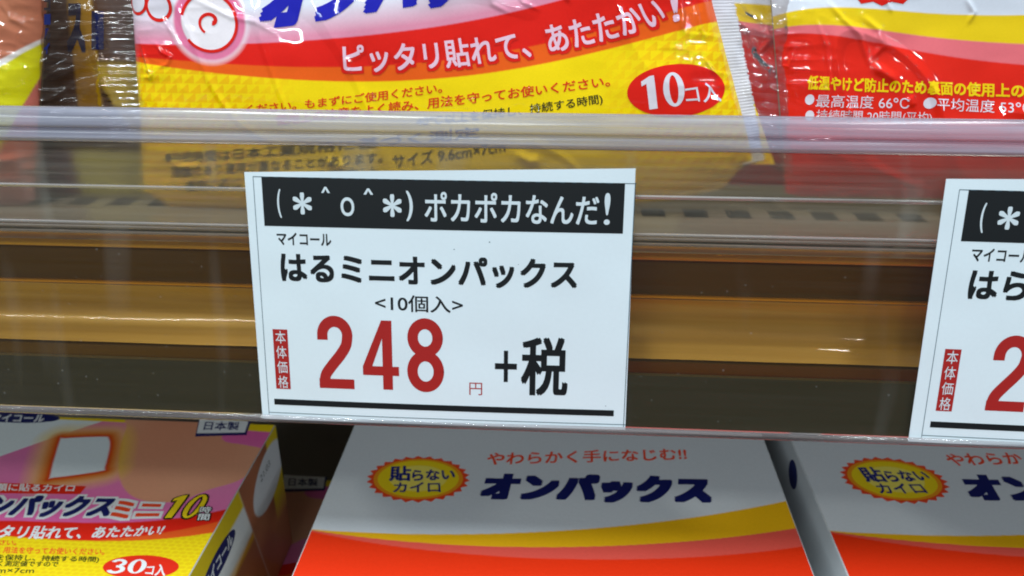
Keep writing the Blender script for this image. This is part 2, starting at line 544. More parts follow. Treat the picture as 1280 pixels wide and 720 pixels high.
def mat_clear(name, tint, veil, veil_col, rough, streak=0.5, spec_mix=1.0, blur=0.0, glare_smear=0.0):
    """thin clear plastic: straight-through light, a real surface reflection, a faint veil of scuffs and painted-in reflection haze"""
    m, nt, p = nodes(name)
    nt.nodes.remove(p)
    out = nt.nodes['Material Output']
    tr = N(nt, 'ShaderNodeBsdfTransparent')
    tr.inputs[0].default_value = (*tint, 1)
    gl = N(nt, 'ShaderNodeBsdfGlossy')
    gl.inputs['Roughness'].default_value = rough
    df = N(nt, 'ShaderNodeBsdfDiffuse')
    df.inputs[0].default_value = (*veil_col, 1)
    base = tr
    if blur:
        rf = N(nt, 'ShaderNodeBsdfRefraction')
        rf.inputs['Color'].default_value = (*tint, 1)
        rf.inputs['Roughness'].default_value = 0.3
        rf.inputs['IOR'].default_value = 1.06
        bm_ = N(nt, 'ShaderNodeMixShader')
        bm_.inputs[0].default_value = blur
        nt.links.new(tr.outputs[0], bm_.inputs[1])
        nt.links.new(rf.outputs[0], bm_.inputs[2])
        base = bm_
    tc = N(nt, 'ShaderNodeTexCoord')
    mp = N(nt, 'ShaderNodeMapping')
    mp.inputs['Scale'].default_value = (18, 900, 900)
    nt.links.new(tc.outputs['Object'], mp.inputs['Vector'])
    tx = N(nt, 'ShaderNodeTexNoise')
    tx.inputs['Scale'].default_value = 1.0
    tx.inputs['Detail'].default_value = 4
    nt.links.new(mp.outputs[0], tx.inputs['Vector'])
    mr = N(nt, 'ShaderNodeMapRange')
    mr.inputs['To Min'].default_value = veil * (1 - streak)
    mr.inputs['To Max'].default_value = veil * (1 + streak)
    mr.inputs['From Min'].default_value = 0.3
    mr.inputs['From Max'].default_value = 0.7
    nt.links.new(tx.outputs['Fac'], mr.inputs['Value'])
    fac = mr.outputs[0]
    if glare_smear:
        # glare streaks across the strip painted in as pale veil, and specks of dust
        mp3 = N(nt, 'ShaderNodeMapping')
        mp3.inputs['Scale'].default_value = (55, 9, 9)
        nt.links.new(tc.outputs['Object'], mp3.inputs['Vector'])
        t3 = N(nt, 'ShaderNodeTexNoise')
        t3.inputs['Scale'].default_value = 1.0
        t3.inputs['Detail'].default_value = 2
        nt.links.new(mp3.outputs[0], t3.inputs['Vector'])
        r3 = N(nt, 'ShaderNodeMapRange')
        r3.inputs['From Min'].default_value = 0.58
        r3.inputs['From Max'].default_value = 0.82
        r3.inputs['To Max'].default_value = glare_smear
        nt.links.new(t3.outputs['Fac'], r3.inputs['Value'])
        a3 = N(nt, 'ShaderNodeMath', operation='ADD')
        nt.links.new(fac, a3.inputs[0])
        nt.links.new(r3.outputs[0], a3.inputs[1])
        vo = N(nt, 'ShaderNodeTexVoronoi')
        vo.inputs['Scale'].default_value = 170
        nt.links.new(tc.outputs['Object'], vo.inputs['Vector'])
        r4 = N(nt, 'ShaderNodeMapRange')
        r4.inputs['From Min'].default_value = 0.075
        r4.inputs['From Max'].default_value = 0.03
        r4.inputs['To Max'].default_value = 0.10
        nt.links.new(vo.outputs['Distance'], r4.inputs['Value'])
        a4 = N(nt, 'ShaderNodeMath', operation='ADD')
        nt.links.new(a3.outputs[0], a4.inputs[0])
        nt.links.new(r4.outputs[0], a4.inputs[1])
        fac = a4.outputs[0]
    m1 = N(nt, 'ShaderNodeMixShader')
    nt.links.new(fac, m1.inputs[0])
    nt.links.new(base.outputs[0], m1.inputs[1])
    nt.links.new(df.outputs[0], m1.inputs[2])
    fr = N(nt, 'ShaderNodeFresnel')
    fr.inputs['IOR'].default_value = 1.49
    b = N(nt, 'ShaderNodeBump')
    b.inputs['Distance'].default_value = 0.0006
    b.inputs['Strength'].default_value = 0.25
    mp2 = N(nt, 'ShaderNodeMapping')
    mp2.inputs['Scale'].default_value = (25, 160, 160)
    nt.links.new(tc.outputs['Object'], mp2.inputs['Vector'])
    t2 = N(nt, 'ShaderNodeTexNoise')
    t2.inputs['Scale'].default_value = 1.0
    nt.links.new(mp2.outputs[0], t2.inputs['Vector'])
    nt.links.new(t2.outputs['Fac'], b.inputs['Height'])
    nt.links.new(b.outputs[0], gl.inputs['Normal'])
    ml = N(nt, 'ShaderNodeMath', operation='MULTIPLY')
    ml.inputs[1].default_value = spec_mix
    nt.links.new(fr.outputs[0], ml.inputs[0])
    m2 = N(nt, 'ShaderNodeMixShader')
    nt.links.new(ml.outputs[0], m2.inputs[0])
    nt.links.new(m1.outputs[0], m2.inputs[1])
    nt.links.new(gl.outputs[0], m2.inputs[2])
    nt.links.new(m2.outputs[0], out.inputs['Surface'])
    return m
M_fence = mat_clear('scuffed_clear_fence', (0.88, 0.81, 0.68), 0.09, (0.60, 0.58, 0.52), 0.12, streak=0.5, blur=0.75, glare_smear=0.35)
M_rail = mat_clear('clear_rail_plastic', (0.93, 0.90, 0.86), 0.008, (0.6, 0.60, 0.60), 0.03, spec_mix=.4, glare_smear=0.07)
M_film = mat_clear('clear_bag_film', (0.86, 0.82, 0.80), 0.05, (0.75, 0.72, 0.74), 0.08, spec_mix=1.6)
M_bead = mat_clear('milky_lavender_bead', (0.86, 0.85, 0.90), 0.42, (0.50, 0.51, 0.62), 0.18, streak=0.35, spec_mix=0.8)
M_lip = mat_clear('clear_rail_lip', (0.90, 0.88, 0.88), 0.16, (0.60, 0.55, 0.58), 0.06, spec_mix=1.3)
M_seam = mat_clear('clear_moulded_ridge', (0.85, 0.84, 0.84), 0.35, (0.66, 0.62, 0.60), 0.08, spec_mix=1.5)

# ---------------------------------------------------------------- the setting
def struct(o):
    o['kind'] = 'structure'
    return o
struct(box('back_wall', (-600, 330, -420), (700, 345, 400), M_backp))
struct(box('lower_shelf', (-600, -90, BOX_TOP - 137), (700, 320, BOX_TOP - 124.4), M_shelf))

# ---------------------------------------------------------------- display shelf with its gold front
X0, X1 = -420.0, 560.0
shelf = thing('display_shelf', 'grey perforated shelf with a gold lacquered metal front edge behind the clear rail', 'shelf', (70, 150, -68))
sh_off = Vector((-70, -150, 68))
def rel(p):
    return [(y + sh_off.y, z + sh_off.z) for y, z in p]
DZ = -19.5
def deck():
    V, Fc = [], []
    def q(x0, x1, y0, y1, z):
        n = len(V)
        V.extend([((x0 - 70) * MM, (y0 - 150) * MM, (z + 68) * MM), ((x1 - 70) * MM, (y0 - 150) * MM, (z + 68) * MM), ((x1 - 70) * MM, (y1 - 150) * MM, (z + 68) * MM), ((x0 - 70) * MM, (y1 - 150) * MM, (z + 68) * MM)])
        Fc.append((n, n + 1, n + 2, n + 3))
    ya, yb = 29.66, 37.21
    q(X0, X1, 9.2, ya, DZ)
    q(X0, X1, yb, 320, DZ)
    pitch, wid, start = 13.07, 7.29, -89.48
    x = start - pitch * math.floor((start - X0) / pitch)
    px = X0
    while x + wid < X1:
        q(px, x, ya, yb, DZ)
        n = len(V)
        for (xx, yy) in ((x, ya), (x + wid, ya), (x + wid, yb), (x, yb)):
            for z in (DZ, DZ - 3):
                V.append(((xx - 70) * MM, (yy - 150) * MM, (z + 68) * MM))
        for k in range(4):
            a, b = n + 2 * k, n + 2 * ((k + 1) % 4)
            Fc.append((b, a, a + 1, b + 1))
        px = x + wid
        x += pitch
    q(px, X1, ya, yb, DZ)
    return raw('shelf_deck', V, Fc, M_shelf, shelf)
deck()
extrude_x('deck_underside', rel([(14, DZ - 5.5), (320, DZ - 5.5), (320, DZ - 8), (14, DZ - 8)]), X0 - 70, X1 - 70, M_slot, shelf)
prof = {'rim': [(12.00, -21.58), (9.50, -20.84), (7.60, -21.31), (7.40, -22.72), (8.20, -25.04), (11.50, -24.84)], 'recess': [(12.50, -26.07), (13.50, -39.30), (16.00, -39.30), (16.00, -26.07)], 'scoop': [(12.60, -39.41), (12.90, -43.32), (12.20, -48.14), (9.80, -52.39), (5.40, -55.76)], 'lip': [(5.00, -56.64), (5.00, -61.11), (9.00, -61.11), (9.00, -56.64)], 'edge': [(12.40, -38.38), (12.40, -39.05), (13.40, -39.05), (13.40, -38.38)], 'bead': [(7.00, -20.95), (7.00, -21.52), (8.50, -21.52), (8.50, -20.95)]}
extrude_x('gold_rim', rel(smooth_path(prof['rim'], 6, True)), X0 - 70, X1 - 70, M_gold, shelf, smooth=True)
M_edge = mat_ink('bright_gold_edge', 'f0a818', rough=0.3, coat=0.5, coat_rough=0.1, metallic=0.2)
extrude_x('rim_highlight_edge', rel(prof['bead']), X0 - 70, X1 - 70, M_edge, shelf)  # strip added as the rim's highlight, its brightness put into the colour
extrude_x('recessed_band', rel(prof['recess']), X0 - 70, X1 - 70, M_bronze, shelf)
scoop = [tuple(p) for p in smooth_path(prof['scoop'], 8)]
back = [(y + 1.2, z - 0.3) for y, z in reversed(scoop)]
extrude_x('gold_scoop', rel(scoop + back), X0 - 70, X1 - 70, M_gold, shelf, smooth=True, nx=120, wobble=0.05)
extrude_x('bronze_lip', rel(prof['lip']), X0 - 70, X1 - 70, M_bronze, shelf)
extrude_x('thin_gold_edge', rel(prof['edge']), X0 - 70, X1 - 70, M_edge, shelf)

# ---------------------------------------------------------------- clear fence and price rail
fence = thing('shelf_fence', 'clear scuffed plastic fence with a thick milky lavender top bead in front of the bags', 'shelf fence', (70, 0, -19), CARD_ROT)
# local frame of the card plane: x along, y up the plane, z towards the customer; origin shifted to the fence foot
fy0 = -19 / math.cos(0.18190)
fence.location = Vector((70, math.tan(0.18190) * -19, -19)) * MM
def fprof(pts):      # (v down from the banner top, depth) -> local (y, z)
    return [(-v - fy0, d) for v, d in pts]
F = {'bead0': -18.51, 'bead1': -8.7, 'ridge': 3.58, 'feet': [13.81, 14.92, 16.48], 'foot': 16.8, 'dark': 54.07, 'rail1': 71.46}
extrude_x('clear_sheet', fprof([(F['bead1'] - 1, -2.2), (F['foot'] + 2, -2.2), (F['foot'] + 2, -3.6), (F['bead1'] - 1, -3.6)]), X0 - 70, X1 - 70, M_fence, fence)
b0, b1 = F['bead0'] + 0.5, F['bead1']
extrude_x('top_bead', fprof(smooth_path([(b0, -3.4), (b0 + .2, -1.2), (b0 + 2.0, 0.2), (b0 + 4.6, 0.5), (b0 + 5.3, 0.0), (b0 + 5.8, -1.3), (b0 + 6.3, -0.2), (b1 - 1.2, -0.1), (b1 - .1, -0.9), (b1, -2.6), (b1 - .6, -4.4), (b0 + 1, -4.6)], 6, True)), X0 - 70, X1 - 70, M_bead, fence, smooth=True)
extrude_x('ridge', fprof([(F['ridge'] - .5, -2.15), (F['ridge'] - .1, -1.5), (F['ridge'] + .5, -1.9), (F['ridge'] + .6, -2.15)]), X0 - 70, X1 - 70, M_seam, fence)
for k, v in enumerate(F['feet']):
    extrude_x('ridge', fprof([(v - .45, -2.15), (v - .2, -1.2), (v + .3, -1.4), (v + .45, -2.15)]), X0 - 70, X1 - 70, M_seam, fence)

rail = thing('price_rail', 'clear plastic price rail holding the cards over the gold shelf front', 'price rail', (70, 0, 0), CARD_ROT)
rv = F['rail1']
ry0 = -rv
rail.location = Vector((70, -math.sin(0.18190) * rv, -math.cos(0.18190) * rv)) * MM
def rprof(pts):
    return [(-v - ry0, d) for v, d in pts]
extrude_x('clear_sheet', rprof([(F['feet'][0], -0.25), (rv, -0.25), (rv, -0.9), (F['feet'][0], -0.9)]), X0 - 70, X1 - 70, M_rail, rail)
extrude_x('dark_backing', rprof([(F['dark'], -1.4), (rv - 1.4, -1.4), (rv - 1.4, -3.4), (F['dark'], -3.4)]), X0 - 70, X1 - 70, M_dark, rail)
extrude_x('bottom_lip', rprof(smooth_path([(rv - 1.9, -0.9), (rv - 2.0, 0.55), (rv - 1.2, 0.95), (rv - .2, 0.9), (rv + .25, 0.1), (rv + .2, -1.6), (rv - .5, -2.2), (rv - 1.3, -1.35)], 4, True)), X0 - 70, X1 - 70, M_lip, rail, smooth=True)

def digit_polys(d):
    """condensed gothic figures in a 48 x 92 box, as filled outlines"""
    def arc(cx, cy, rx, ry, a0, a1, n=40):
        return [(cx + rx * math.cos(math.radians(a)), cy + ry * math.sin(math.radians(a))) for a in np.linspace(a0, a1, n)]
    def band(path, w):
        P = np.array(path)
        T = np.gradient(P, axis=0)
        T /= np.linalg.norm(T, axis=1)[:, None] + 1e-9
        Nn = np.stack([-T[:, 1], T[:, 0]], 1)
        return [tuple(p) for p in P + Nn * w / 2] + [tuple(p) for p in (P - Nn * w / 2)[::-1]]
    if d == '2':
        tip = [(7.2, 62), (7.2, 66)]
        top = arc(24, 68, 16.8, 17.6, 178, 0, 30)
        down = [tuple(p) for p in smooth_path([(40.8, 68), (38.6, 56), (31, 44), (19, 30), (10, 18), (7.5, 7), (7.5, 1)], 8)][1:]
        return [band(tip + top + down, 14.0), [(0.5, 0), (48, 0), (48, 12.5), (0.5, 12.5)]]
    if d == '1f':
        return [[(15, 0), (35, 0), (35, 92), (25, 92), (3, 80), (3, 67), (15, 72)]]
    if d == '0f':
        o_, i_ = arc(24, 46, 25, 47, 0, 360, 48), arc(24, 46, 10.5, 39, 360, 0, 48)
        return [o_ + i_]
    if d == '3f':
        return [band(arc(23, 68, 16, 18, 165, -70, 30) , 12.5), band(arc(23, 25, 18, 19.5, 100, -165, 34), 13.5)]
    if d == '4':
        return [[(26.5, 0), (39.5, 0), (39.5, 90), (26.5, 90)], [(0, 18.5), (48, 18.5), (48, 30.5), (0, 30.5)], [(0, 30), (12.5, 30), (30, 76), (30, 90), (26, 90)]]
    if d == '8':
        return [band(arc(24, 67.5, 16, 17.5, -6, 364, 66), 13.5), band(arc(24, 25.5, 17, 19.5, -6, 364, 66), 13.5)]
    if d == '9':
        tail = [tuple(p) for p in smooth_path([(41, 64), (41, 40), (39, 20), (31, 8), (20, 7), (10, 12), (7, 20), (7, 27)], 8)]
        return [band(arc(24, 63, 17, 22, -6, 364, 66), 13.5), band(tail, 13.5)]

def fat_figures(parent, name, ds, pts, mat, surf, sub=0.0, grow=0.0, shear=0.0):
    """heavy display figures side by side in one printed mesh"""
    wid = 48 * len(ds) + 6 * (len(ds) - 1)
    bm = bmesh.new()
    k = 0
    for i, d in enumerate(ds):
        for poly in digit_polys(d):
            offs = [(0, 0)] if not grow else [(grow * math.cos(q * math.pi / 4), grow * math.sin(q * math.pi / 4)) for q in range(8)] + [(0, 0)]
            for ox, oy in offs:
                P = np.array([((p[0] + ox + 54 * i) / wid, (p[1] + oy) / 92) for p in poly])
                P[:, 0] += shear * (P[:, 1] - .5)
                W = warp(pts, P[:, 0], P[:, 1])
                f = bm.faces.new([bm.verts.new((w[0], w[1], k * 0.004)) for w in W])
                bm.normal_update()
                if f.normal.z < 0:
                    f.normal_flip()
                k += 1
    bmesh.ops.triangulate(bm, faces=bm.faces[:])
    if sub:
        for _ in range(3):
            es = [e for e in bm.edges if e.calc_length() > sub]
            if not es:
                break
            bmesh.ops.subdivide_edges(bm, edges=es, cuts=1)
            bmesh.ops.triangulate(bm, faces=[f for f in bm.faces if len(f.verts) > 3])
    for v in bm.verts:
        q = surf(np.array([v.co.x]), np.array([v.co.y]))[0]
        v.co = Vector((q[0], q[1], q[2] + v.co.z)) * MM
    me = bpy.data.meshes.new(name)
    bm.to_mesh(me)
    bm.free()
    return link_mesh(name, me, mat, parent)

def figure(parent, name, d, pts, mat, S, e0):
    """one printed figure, its pieces joined in a single mesh"""
    (x0, y1), (x1, y0) = pts
    bm = bmesh.new()
    for k, poly in enumerate(digit_polys(d)):
        vs = [bm.verts.new((x0 + (x1 - x0) * p[0] / 48, y0 + (y1 - y0) * p[1] / 92, k * 0.008)) for p in poly]
        f = bm.faces.new(vs)
        bm.normal_update()
        if f.normal.z < 0:
            f.normal_flip()
    bmesh.ops.triangulate(bm, faces=bm.faces[:])
    sf = S(e0)
    for v in bm.verts:
        q = sf(np.array([v.co.x]), np.array([v.co.y]))[0]
        v.co = Vector((q[0], q[1], q[2] + v.co.z)) * MM
    me = bpy.data.meshes.new(name)
    bm.to_mesh(me)
    bm.free()
    return link_mesh(name, me, mat, parent)

# ---------------------------------------------------------------- price cards
def price_card(dx, label, corners, title, price, turn=0.0):
    base = 71.0
    r = thing('price_card', label, 'price card', (0, 0, 0), CARD_ROT, 'printed price cards in the clear rail')
    a = 0.18190
    r.location = Vector((dx, -math.sin(a) * base, -math.cos(a) * base)) * MM
    r.rotation_euler.rotate_axis('Z', turn)
    def S(eps):
        return lambda s, t: np.stack([s, t + base, eps + 0.6 * np.sin((s + 5) / 105 * math.pi) + 0.05 * np.sin(s / 14) * np.sin(t / 17)], 1)
    # the sheet of paper, bent a little
    nx, ny = 42, 24
    TL, TR, BR, BL = [np.array(c) for c in corners]
    V, Fc = [], []
    for lay, e in ((0, 0.10), (1, -0.08)):
        for j in range(ny + 1):
            for i in range(nx + 1):
                u, v = i / nx, j / ny
                p = (TL * (1 - u) + TR * u) * (1 - v) + (BL * (1 - u) + BR * u) * v
                V.append(S(e)(np.array([p[0]]), np.array([p[1]]))[0] * MM)
    n1 = (nx + 1) * (ny + 1)
    for j in range(ny):
        for i in range(nx):
            q = j * (nx + 1) + i
            Fc.append((q, q + nx + 1, q + nx + 2, q + 1))
            Fc.append((n1 + q, n1 + q + 1, n1 + q + nx + 2, n1 + q + nx + 1))
    rim = [i for i in range(nx + 1)] + [j * (nx + 1) + nx for j in range(1, ny + 1)] + [ny * (nx + 1) + i for i in range(nx - 1, -1, -1)] + [j * (nx + 1) for j in range(ny - 1, 0, -1)]
    for k in range(len(rim)):
        p, q = rim[k], rim[(k + 1) % len(rim)]
        Fc.append((p, q, q + n1, p + n1))
    raw('paper', V, Fc, M_paper, r, smooth=False)
    s1, s2 = S(0.14), S(0.18)
    shape(r, 'black_banner', rect_pts([(0.17, 0.27), (98.39, -13.30)]), M_pblack, s1, sub=6)
    for q, t_ in (([(4.17, -3.03), (5.25, -10.93)], '('), ([(8.57, -3.82), (13.80, -9.87)], '*'), ([(16.62, -2.14), (18.96, -3.83)], '^'), ([(21.79, -4.87), (25.56, -10.06)], 'o'), ([(28.26, -2.35), (30.84, -4.04)], '^'), ([(33.47, -3.77), (38.58, -10.00)], '*'), ([(39.83, -2.78), (41.64, -11.04)], ')'), ([(44.84, -2.90), (91.76, -11.05)], 'ポカポカなんだ'), ([(93.14, -2.40), (94.76, -10.98)], '!')):
        text(r, 'banner_lettering', t_, q, M_pwhite, bold=0.014 if (len(t_) > 1 or t_ in '()^*') else 0.0, surf=s2)
    text(r, 'maker_lettering', 'マイコール', [(3.43, -14.99), (18.75, -18.57)], M_pblack, 0.022, surf=s1)
    text(r, 'product_lettering', title, [(3.99, -20.62), (86.53, -29.19)], M_pblack, 0.031, surf=s1)
    text(r, 'count_lettering', '<10個入>', [(30.41, -31.86), (55.12, -36.73)], M_pblack, 0.010, surf=s1)
    for q, d in zip(([(13.38, -38.64), (23.68, -60.35)], [(26.31, -38.97), (36.74, -60.13)], [(39.07, -38.36), (49.72, -60.29)]), price):
        figure(r, 'price_digit', d, q, M_pred, S, 0.14)
    text(r, 'yen_lettering', '円', [(56.87, -57.11), (60.55, -60.88)], M_pred, 0.0, surf=s1)
    text(r, 'plus_sign', '+', [(64.14, -47.26), (70.36, -56.64)], M_pblack, 0.005, surf=s1)
    text(r, 'tax_lettering', '税', [(71.53, -43.01), (84.76, -60.50)], M_pblack, (0.026, 0.016), surf=s1)
    (x0, y1), (x1, y0) = [(0.53, -43.05), (4.83, -61.13)]
    shape(r, 'red_tab', rect_pts(((x0, y1), (x1, y0))), M_pred, s1, sub=6)
    hh = (y1 - y0) / 4
    for k, ch in enumerate('本体価格'):
        text(r, 'tab_lettering', ch, ((x0 + .7, y1 - hh * k - .45), (x1 - .6, y1 - hh * (k + 1) + .3)), M_pwhite, 0.0, surf=s2)
    shape(r, 'black_bar', rect_pts([(-0.33, -64.30), (98.13, -66.12)]), M_pblack, s1, sub=6)
    (lx, ty), (rx, by) = [(-2.22, 0.99), (100.97, -68.72)]
    ty -= .9
    for nm, q in (('hairline', ((lx, ty + 0), (lx + .16, by - .6))), ('hairline', ((rx, ty), (rx + .2, by - .6))), ('hairline', ((lx, by + .2), (rx + .6, by))), ('hairline', ((lx, ty + .2), (rx + .4, ty)))):
        shape(r, nm, rect_pts(q), M_pline, s1, sub=6)
    return r
SPECKS = [(62.43, -16.32), (52.77, -18.55), (95.74, -63.02), (70.37, -22.38)]
CC = [(-4.52, 1.38), (100.96, 4.20), (101.60, -70.17), (-4.21, -70.73)]
mid_card = price_card(0, 'white price card in the middle of the rail with 248 in red digits', CC, 'はるミニオンパックス', '248')
for k, (sx_, sy_) in enumerate(SPECKS):
    q = .22 - .03 * k
    shape(mid_card, 'dirt_speck', [(sx_ - q, sy_), (sx_ - q * .2, sy_ - q * .7), (sx_ + q * 1.3, sy_ - .05), (sx_ + .1, sy_ + q * .8)], M_pline, lambda a, b: np.stack([a, b + 71.0, .22 + 0.6 * np.sin((a + 5) / 105 * math.pi) + 0.05 * np.sin(a / 14) * np.sin((b + 71) / 17)], 1))
CC2 = [(p[0] - (1.3 if i in (0, 3) else 0), p[1] + (1.5 if i < 2 else 0)) for i, p in enumerate([(-4.52, 1.38), (100.99, 3.68), (101.60, -70.17), (-4.21, -70.73)])]
price_card(186.12, 'white price card at the right frame edge, only its first red digit in view', CC2, 'はらないオンパックス', '298', turn=-0.006)

# ---------------------------------------------------------------- bags
def bag_mesh(name, bag, root, colour, step_s, step_t, t_dense, mats, s_lo=None, s_hi=None):
    """front sheet as a fine grid with the print in its colour attribute, welded to a coarse back sheet"""
    sv = bag.sr(0) if s_hi is None else s_hi
    s0 = bag.sl(0) if s_lo is None else s_lo
    ns = int((sv - s0) / step_s)
    A = np.linspace(0, 1, ns + 1)
    nd = int(t_dense / step_t)
    B = np.concatenate([np.linspace(0, t_dense, nd + 1), np.linspace(t_dense, bag.top, 12)[1:]]) / bag.top
    a, b = np.meshgrid(A, B)
    t0 = b * bag.top
    L = bag.sl(t0) if s_lo is None else np.full_like(t0, s_lo)
    R_ = bag.sr(t0) if s_hi is None else np.full_like(t0, s_hi)
    s = L + (R_ - L) * a
    tb = bag.tb(s)
    t = tb + (bag.top - tb) * b
    H = bag.h(s, t)
    n = s.size
    front = np.stack([s, t, H], -1).reshape(-1, 3)
    m_, k_ = s.shape
    backc = np.stack([s, t, -0.35 * H - 0.3], -1).reshape(-1, 3)
    idx = np.arange(n).reshape(m_, k_)
    q = np.stack([idx[:-1, :-1], idx[:-1, 1:], idx[1:, 1:], idx[1:, :-1]], -1).reshape(-1, 4)
    # coarse back: every 12th vertex
    ii = np.unique(np.append(np.arange(0, m_, 12), m_ - 1))
    jj = np.unique(np.append(np.arange(0, k_, 12), k_ - 1))
    bi = idx[np.ix_(ii, jj)]
    bv = backc[bi.ravel()]
    nb = bv.shape[0]
    bidx = (np.arange(nb) + n).reshape(bi.shape)
    qb = np.stack([bidx[:-1, :-1], bidx[1:, :-1], bidx[1:, 1:], bidx[:-1, 1:]], -1).reshape(-1, 4)
    V = np.concatenate([front, bv]) * MM
    Q = np.concatenate([q, qb])
    me = bpy.data.meshes.new(name)
    me.vertices.add(len(V))
    me.vertices.foreach_set('co', V.ravel())
    me.loops.add(len(Q) * 4)
    me.loops.foreach_set('vertex_index', Q.ravel().astype(np.int32))
    me.polygons.add(len(Q))
    me.polygons.foreach_set('loop_start', np.arange(0, len(Q) * 4, 4, dtype=np.int32))
    me.update(calc_edges=True)
    c = colour(s.ravel(), t.ravel())
    c = np.concatenate([c, np.tile(lin('b9a98c'), (nb, 1))])
    at = me.color_attributes.new('Col', 'FLOAT_COLOR', 'POINT')
    at.data.foreach_set('color', np.concatenate([c, np.ones((len(c), 1))], 1).ravel().astype(np.float32))
    me.shade_smooth()
    return link_mesh(name, me, mats, root)

def grid_panel(name, root, s0, s1, t0, t1, step, colour, surf, mat):
    ns, nt_ = int((s1 - s0) / step), int((t1 - t0) / step)
    s, t = np.meshgrid(np.linspace(s0, s1, ns + 1), np.linspace(t0, t1, nt_ + 1))
    idx = np.arange(s.size).reshape(s.shape)
    Q = np.stack([idx[:-1, :-1], idx[:-1, 1:], idx[1:, 1:], idx[1:, :-1]], -1).reshape(-1, 4)
    V = surf(s.ravel(), t.ravel()) * MM
    me = bpy.data.meshes.new(name)
    me.vertices.add(len(V))
    me.vertices.foreach_set('co', V.ravel())
    me.loops.add(len(Q) * 4)
    me.loops.foreach_set('vertex_index', Q.ravel().astype(np.int32))
    me.polygons.add(len(Q))
    me.polygons.foreach_set('loop_start', np.arange(0, len(Q) * 4, 4, dtype=np.int32))
    me.update(calc_edges=True)
    c = colour(s.ravel(), t.ravel())
    at = me.color_attributes.new('Col', 'FLOAT_COLOR', 'POINT')
    at.data.foreach_set('color', np.concatenate([c, np.ones((len(c), 1))], 1).ravel().astype(np.float32))
    return link_mesh(name, me, mat, root)

def soften(c, n=0.03, s=None, t=None):
    return c * (1 + n * (noise(s * 3, t * 3, 99) - .5))[:, None]

# --- yellow bag, middle
YEL, YTRI = lin('ffdc00'), lin('f6b400')
RED, ORG, PNK, WHT = lin('ea1c0e'), lin('f4600f'), lin('ef7f9e'), lin('eef0fb')
y_red = curve_y([(-54.13, 49.91), (-26.09, 49.22), (-9.49, 49.14), (3.94, 50.62), (28.94, 52.60), (45.25, 55.00), (71.17, 59.72), (84.29, 63.49), (125.05, 76.21)], 5)
y_org = curve_y([(-54.51, 45.90), (-23.61, 43.77), (3.68, 43.13), (28.66, 43.62), (56.91, 46.63), (80.07, 51.25), (102.70, 56.93), (125.91, 63.64)], 4)
y_yel = curve_y([(-54.58, 45.19), (-23.74, 41.24), (-7.29, 39.57), (9.49, 39.07), (28.53, 39.30), (47.54, 40.42), (66.34, 42.65), (89.36, 48.01), (102.97, 51.03), (126.33, 57.46)], 5)
sw_c = [(-22.84, 55.36)][0]
def col_yellow(s, t):
    c = np.tile(WHT, (len(s), 1))
    # pink fading upwards out of the red band
    d = t - y_red(s)
    rose = lin('e88aa6')
    c = mix(c, rose, np.clip(1.15 - d / 9, 0, 1) ** 1.1 * 0.95)
    r = np.hypot(s - sw_c[0], t - sw_c[1])
    c = mix(c, WHT, np.clip(1.5 - r / 9, 0, 1) * 0)
    c = mix(c, RED, sstep(y_red(s) - t, .4))
    c = mix(c, ORG, sstep(y_org(s) - t, .35))
    # halo and ring of the round spiral mark
    c = mix(c, lin('fdeff6'), np.clip((12.6 - r) / 2.2, 0, 1))
    c = mix(c, lin('ef7ea6'), sstep(10.8 - r, .9))
    c = mix(c, lin('fdf3f8'), sstep(8.3 - r, .35))
    ylw = np.tile(YEL, (len(s), 1))
    cs, ct = 3.6, 2.7
    row = np.floor(t / ct)
    u = np.mod(s / cs + row * .5, 1)
    v = np.mod(t / ct, 1)
    tri = sstep(u - v * .95 - .02, .12) * (v < .94)
    fade = np.clip(1 - (s - (-17.5, 89.9)[0]) / 22, 0, 1) + np.clip((s - (-17.5, 89.9)[1]) / 22, 0, 1)
    ylw = mix(ylw, YTRI, tri * .75 * np.clip(fade, 0, 1))
    k = sstep(y_yel(s) - t, .35)[:, None]
    c = c * (1 - k) + ylw * k
    return soften(c, .05, s, t)
ybag = thing('heat_pad_bag', 'glossy yellow and red bag of ten heat pads standing behind the middle price card', 'bag', (0, 30.0, -19.5), BAG_ROT, 'heat pad bags on the upper shelf')
bag_mesh('bag_body', YB, ybag, col_yellow, 0.28, 0.26, 70, M_bag)
sy = YB.surf(0.14)
sy2 = YB.surf(0.24)
sy3 = YB.surf(0.34)
# spiral mark
(cx, cy) = sw_c
ring = [(cx + 8.6 * math.cos(a), cy + 8.6 * math.sin(a)) for a in np.linspace(0, 2 * math.pi, 60)]
def ribbon(parent, name, path, wid, mat, surf):
    P = np.array(path, float)
    T = np.gradient(P, axis=0)
    T /= np.linalg.norm(T, axis=1)[:, None] + 1e-9
    Nn = np.stack([-T[:, 1], T[:, 0]], 1)
    w = wid if np.ndim(wid) else np.full(len(P), wid)
    A, B = P + Nn * w[:, None] / 2, P - Nn * w[:, None] / 2
    V = np.concatenate([surf(A[:, 0], A[:, 1]), surf(B[:, 0], B[:, 1])]) * MM
    n = len(P)
    Fc = [(i, n + i, n + i + 1, i + 1) for i in range(n - 1)]
    return raw(name, V, Fc, mat, parent, smooth=True)
ribbon(ybag, 'round_mark', [(cx + 8.2 * math.cos(a), cy + 8.2 * math.sin(a)) for a in np.linspace(-2.5, 2.9, 60)], 0.9, M_bag_red, sy)
ribbon(ybag, 'spiral_mark', [(cx + .5 + (0.5 + 3.6 * k) * math.cos(-1 + 5.2 * k), cy + .2 + (0.5 + 3.0 * k) * math.sin(-1 + 5.2 * k)) for k in np.linspace(0, 1, 40)], np.linspace(1.3, .7, 40), M_bag_red, sy)
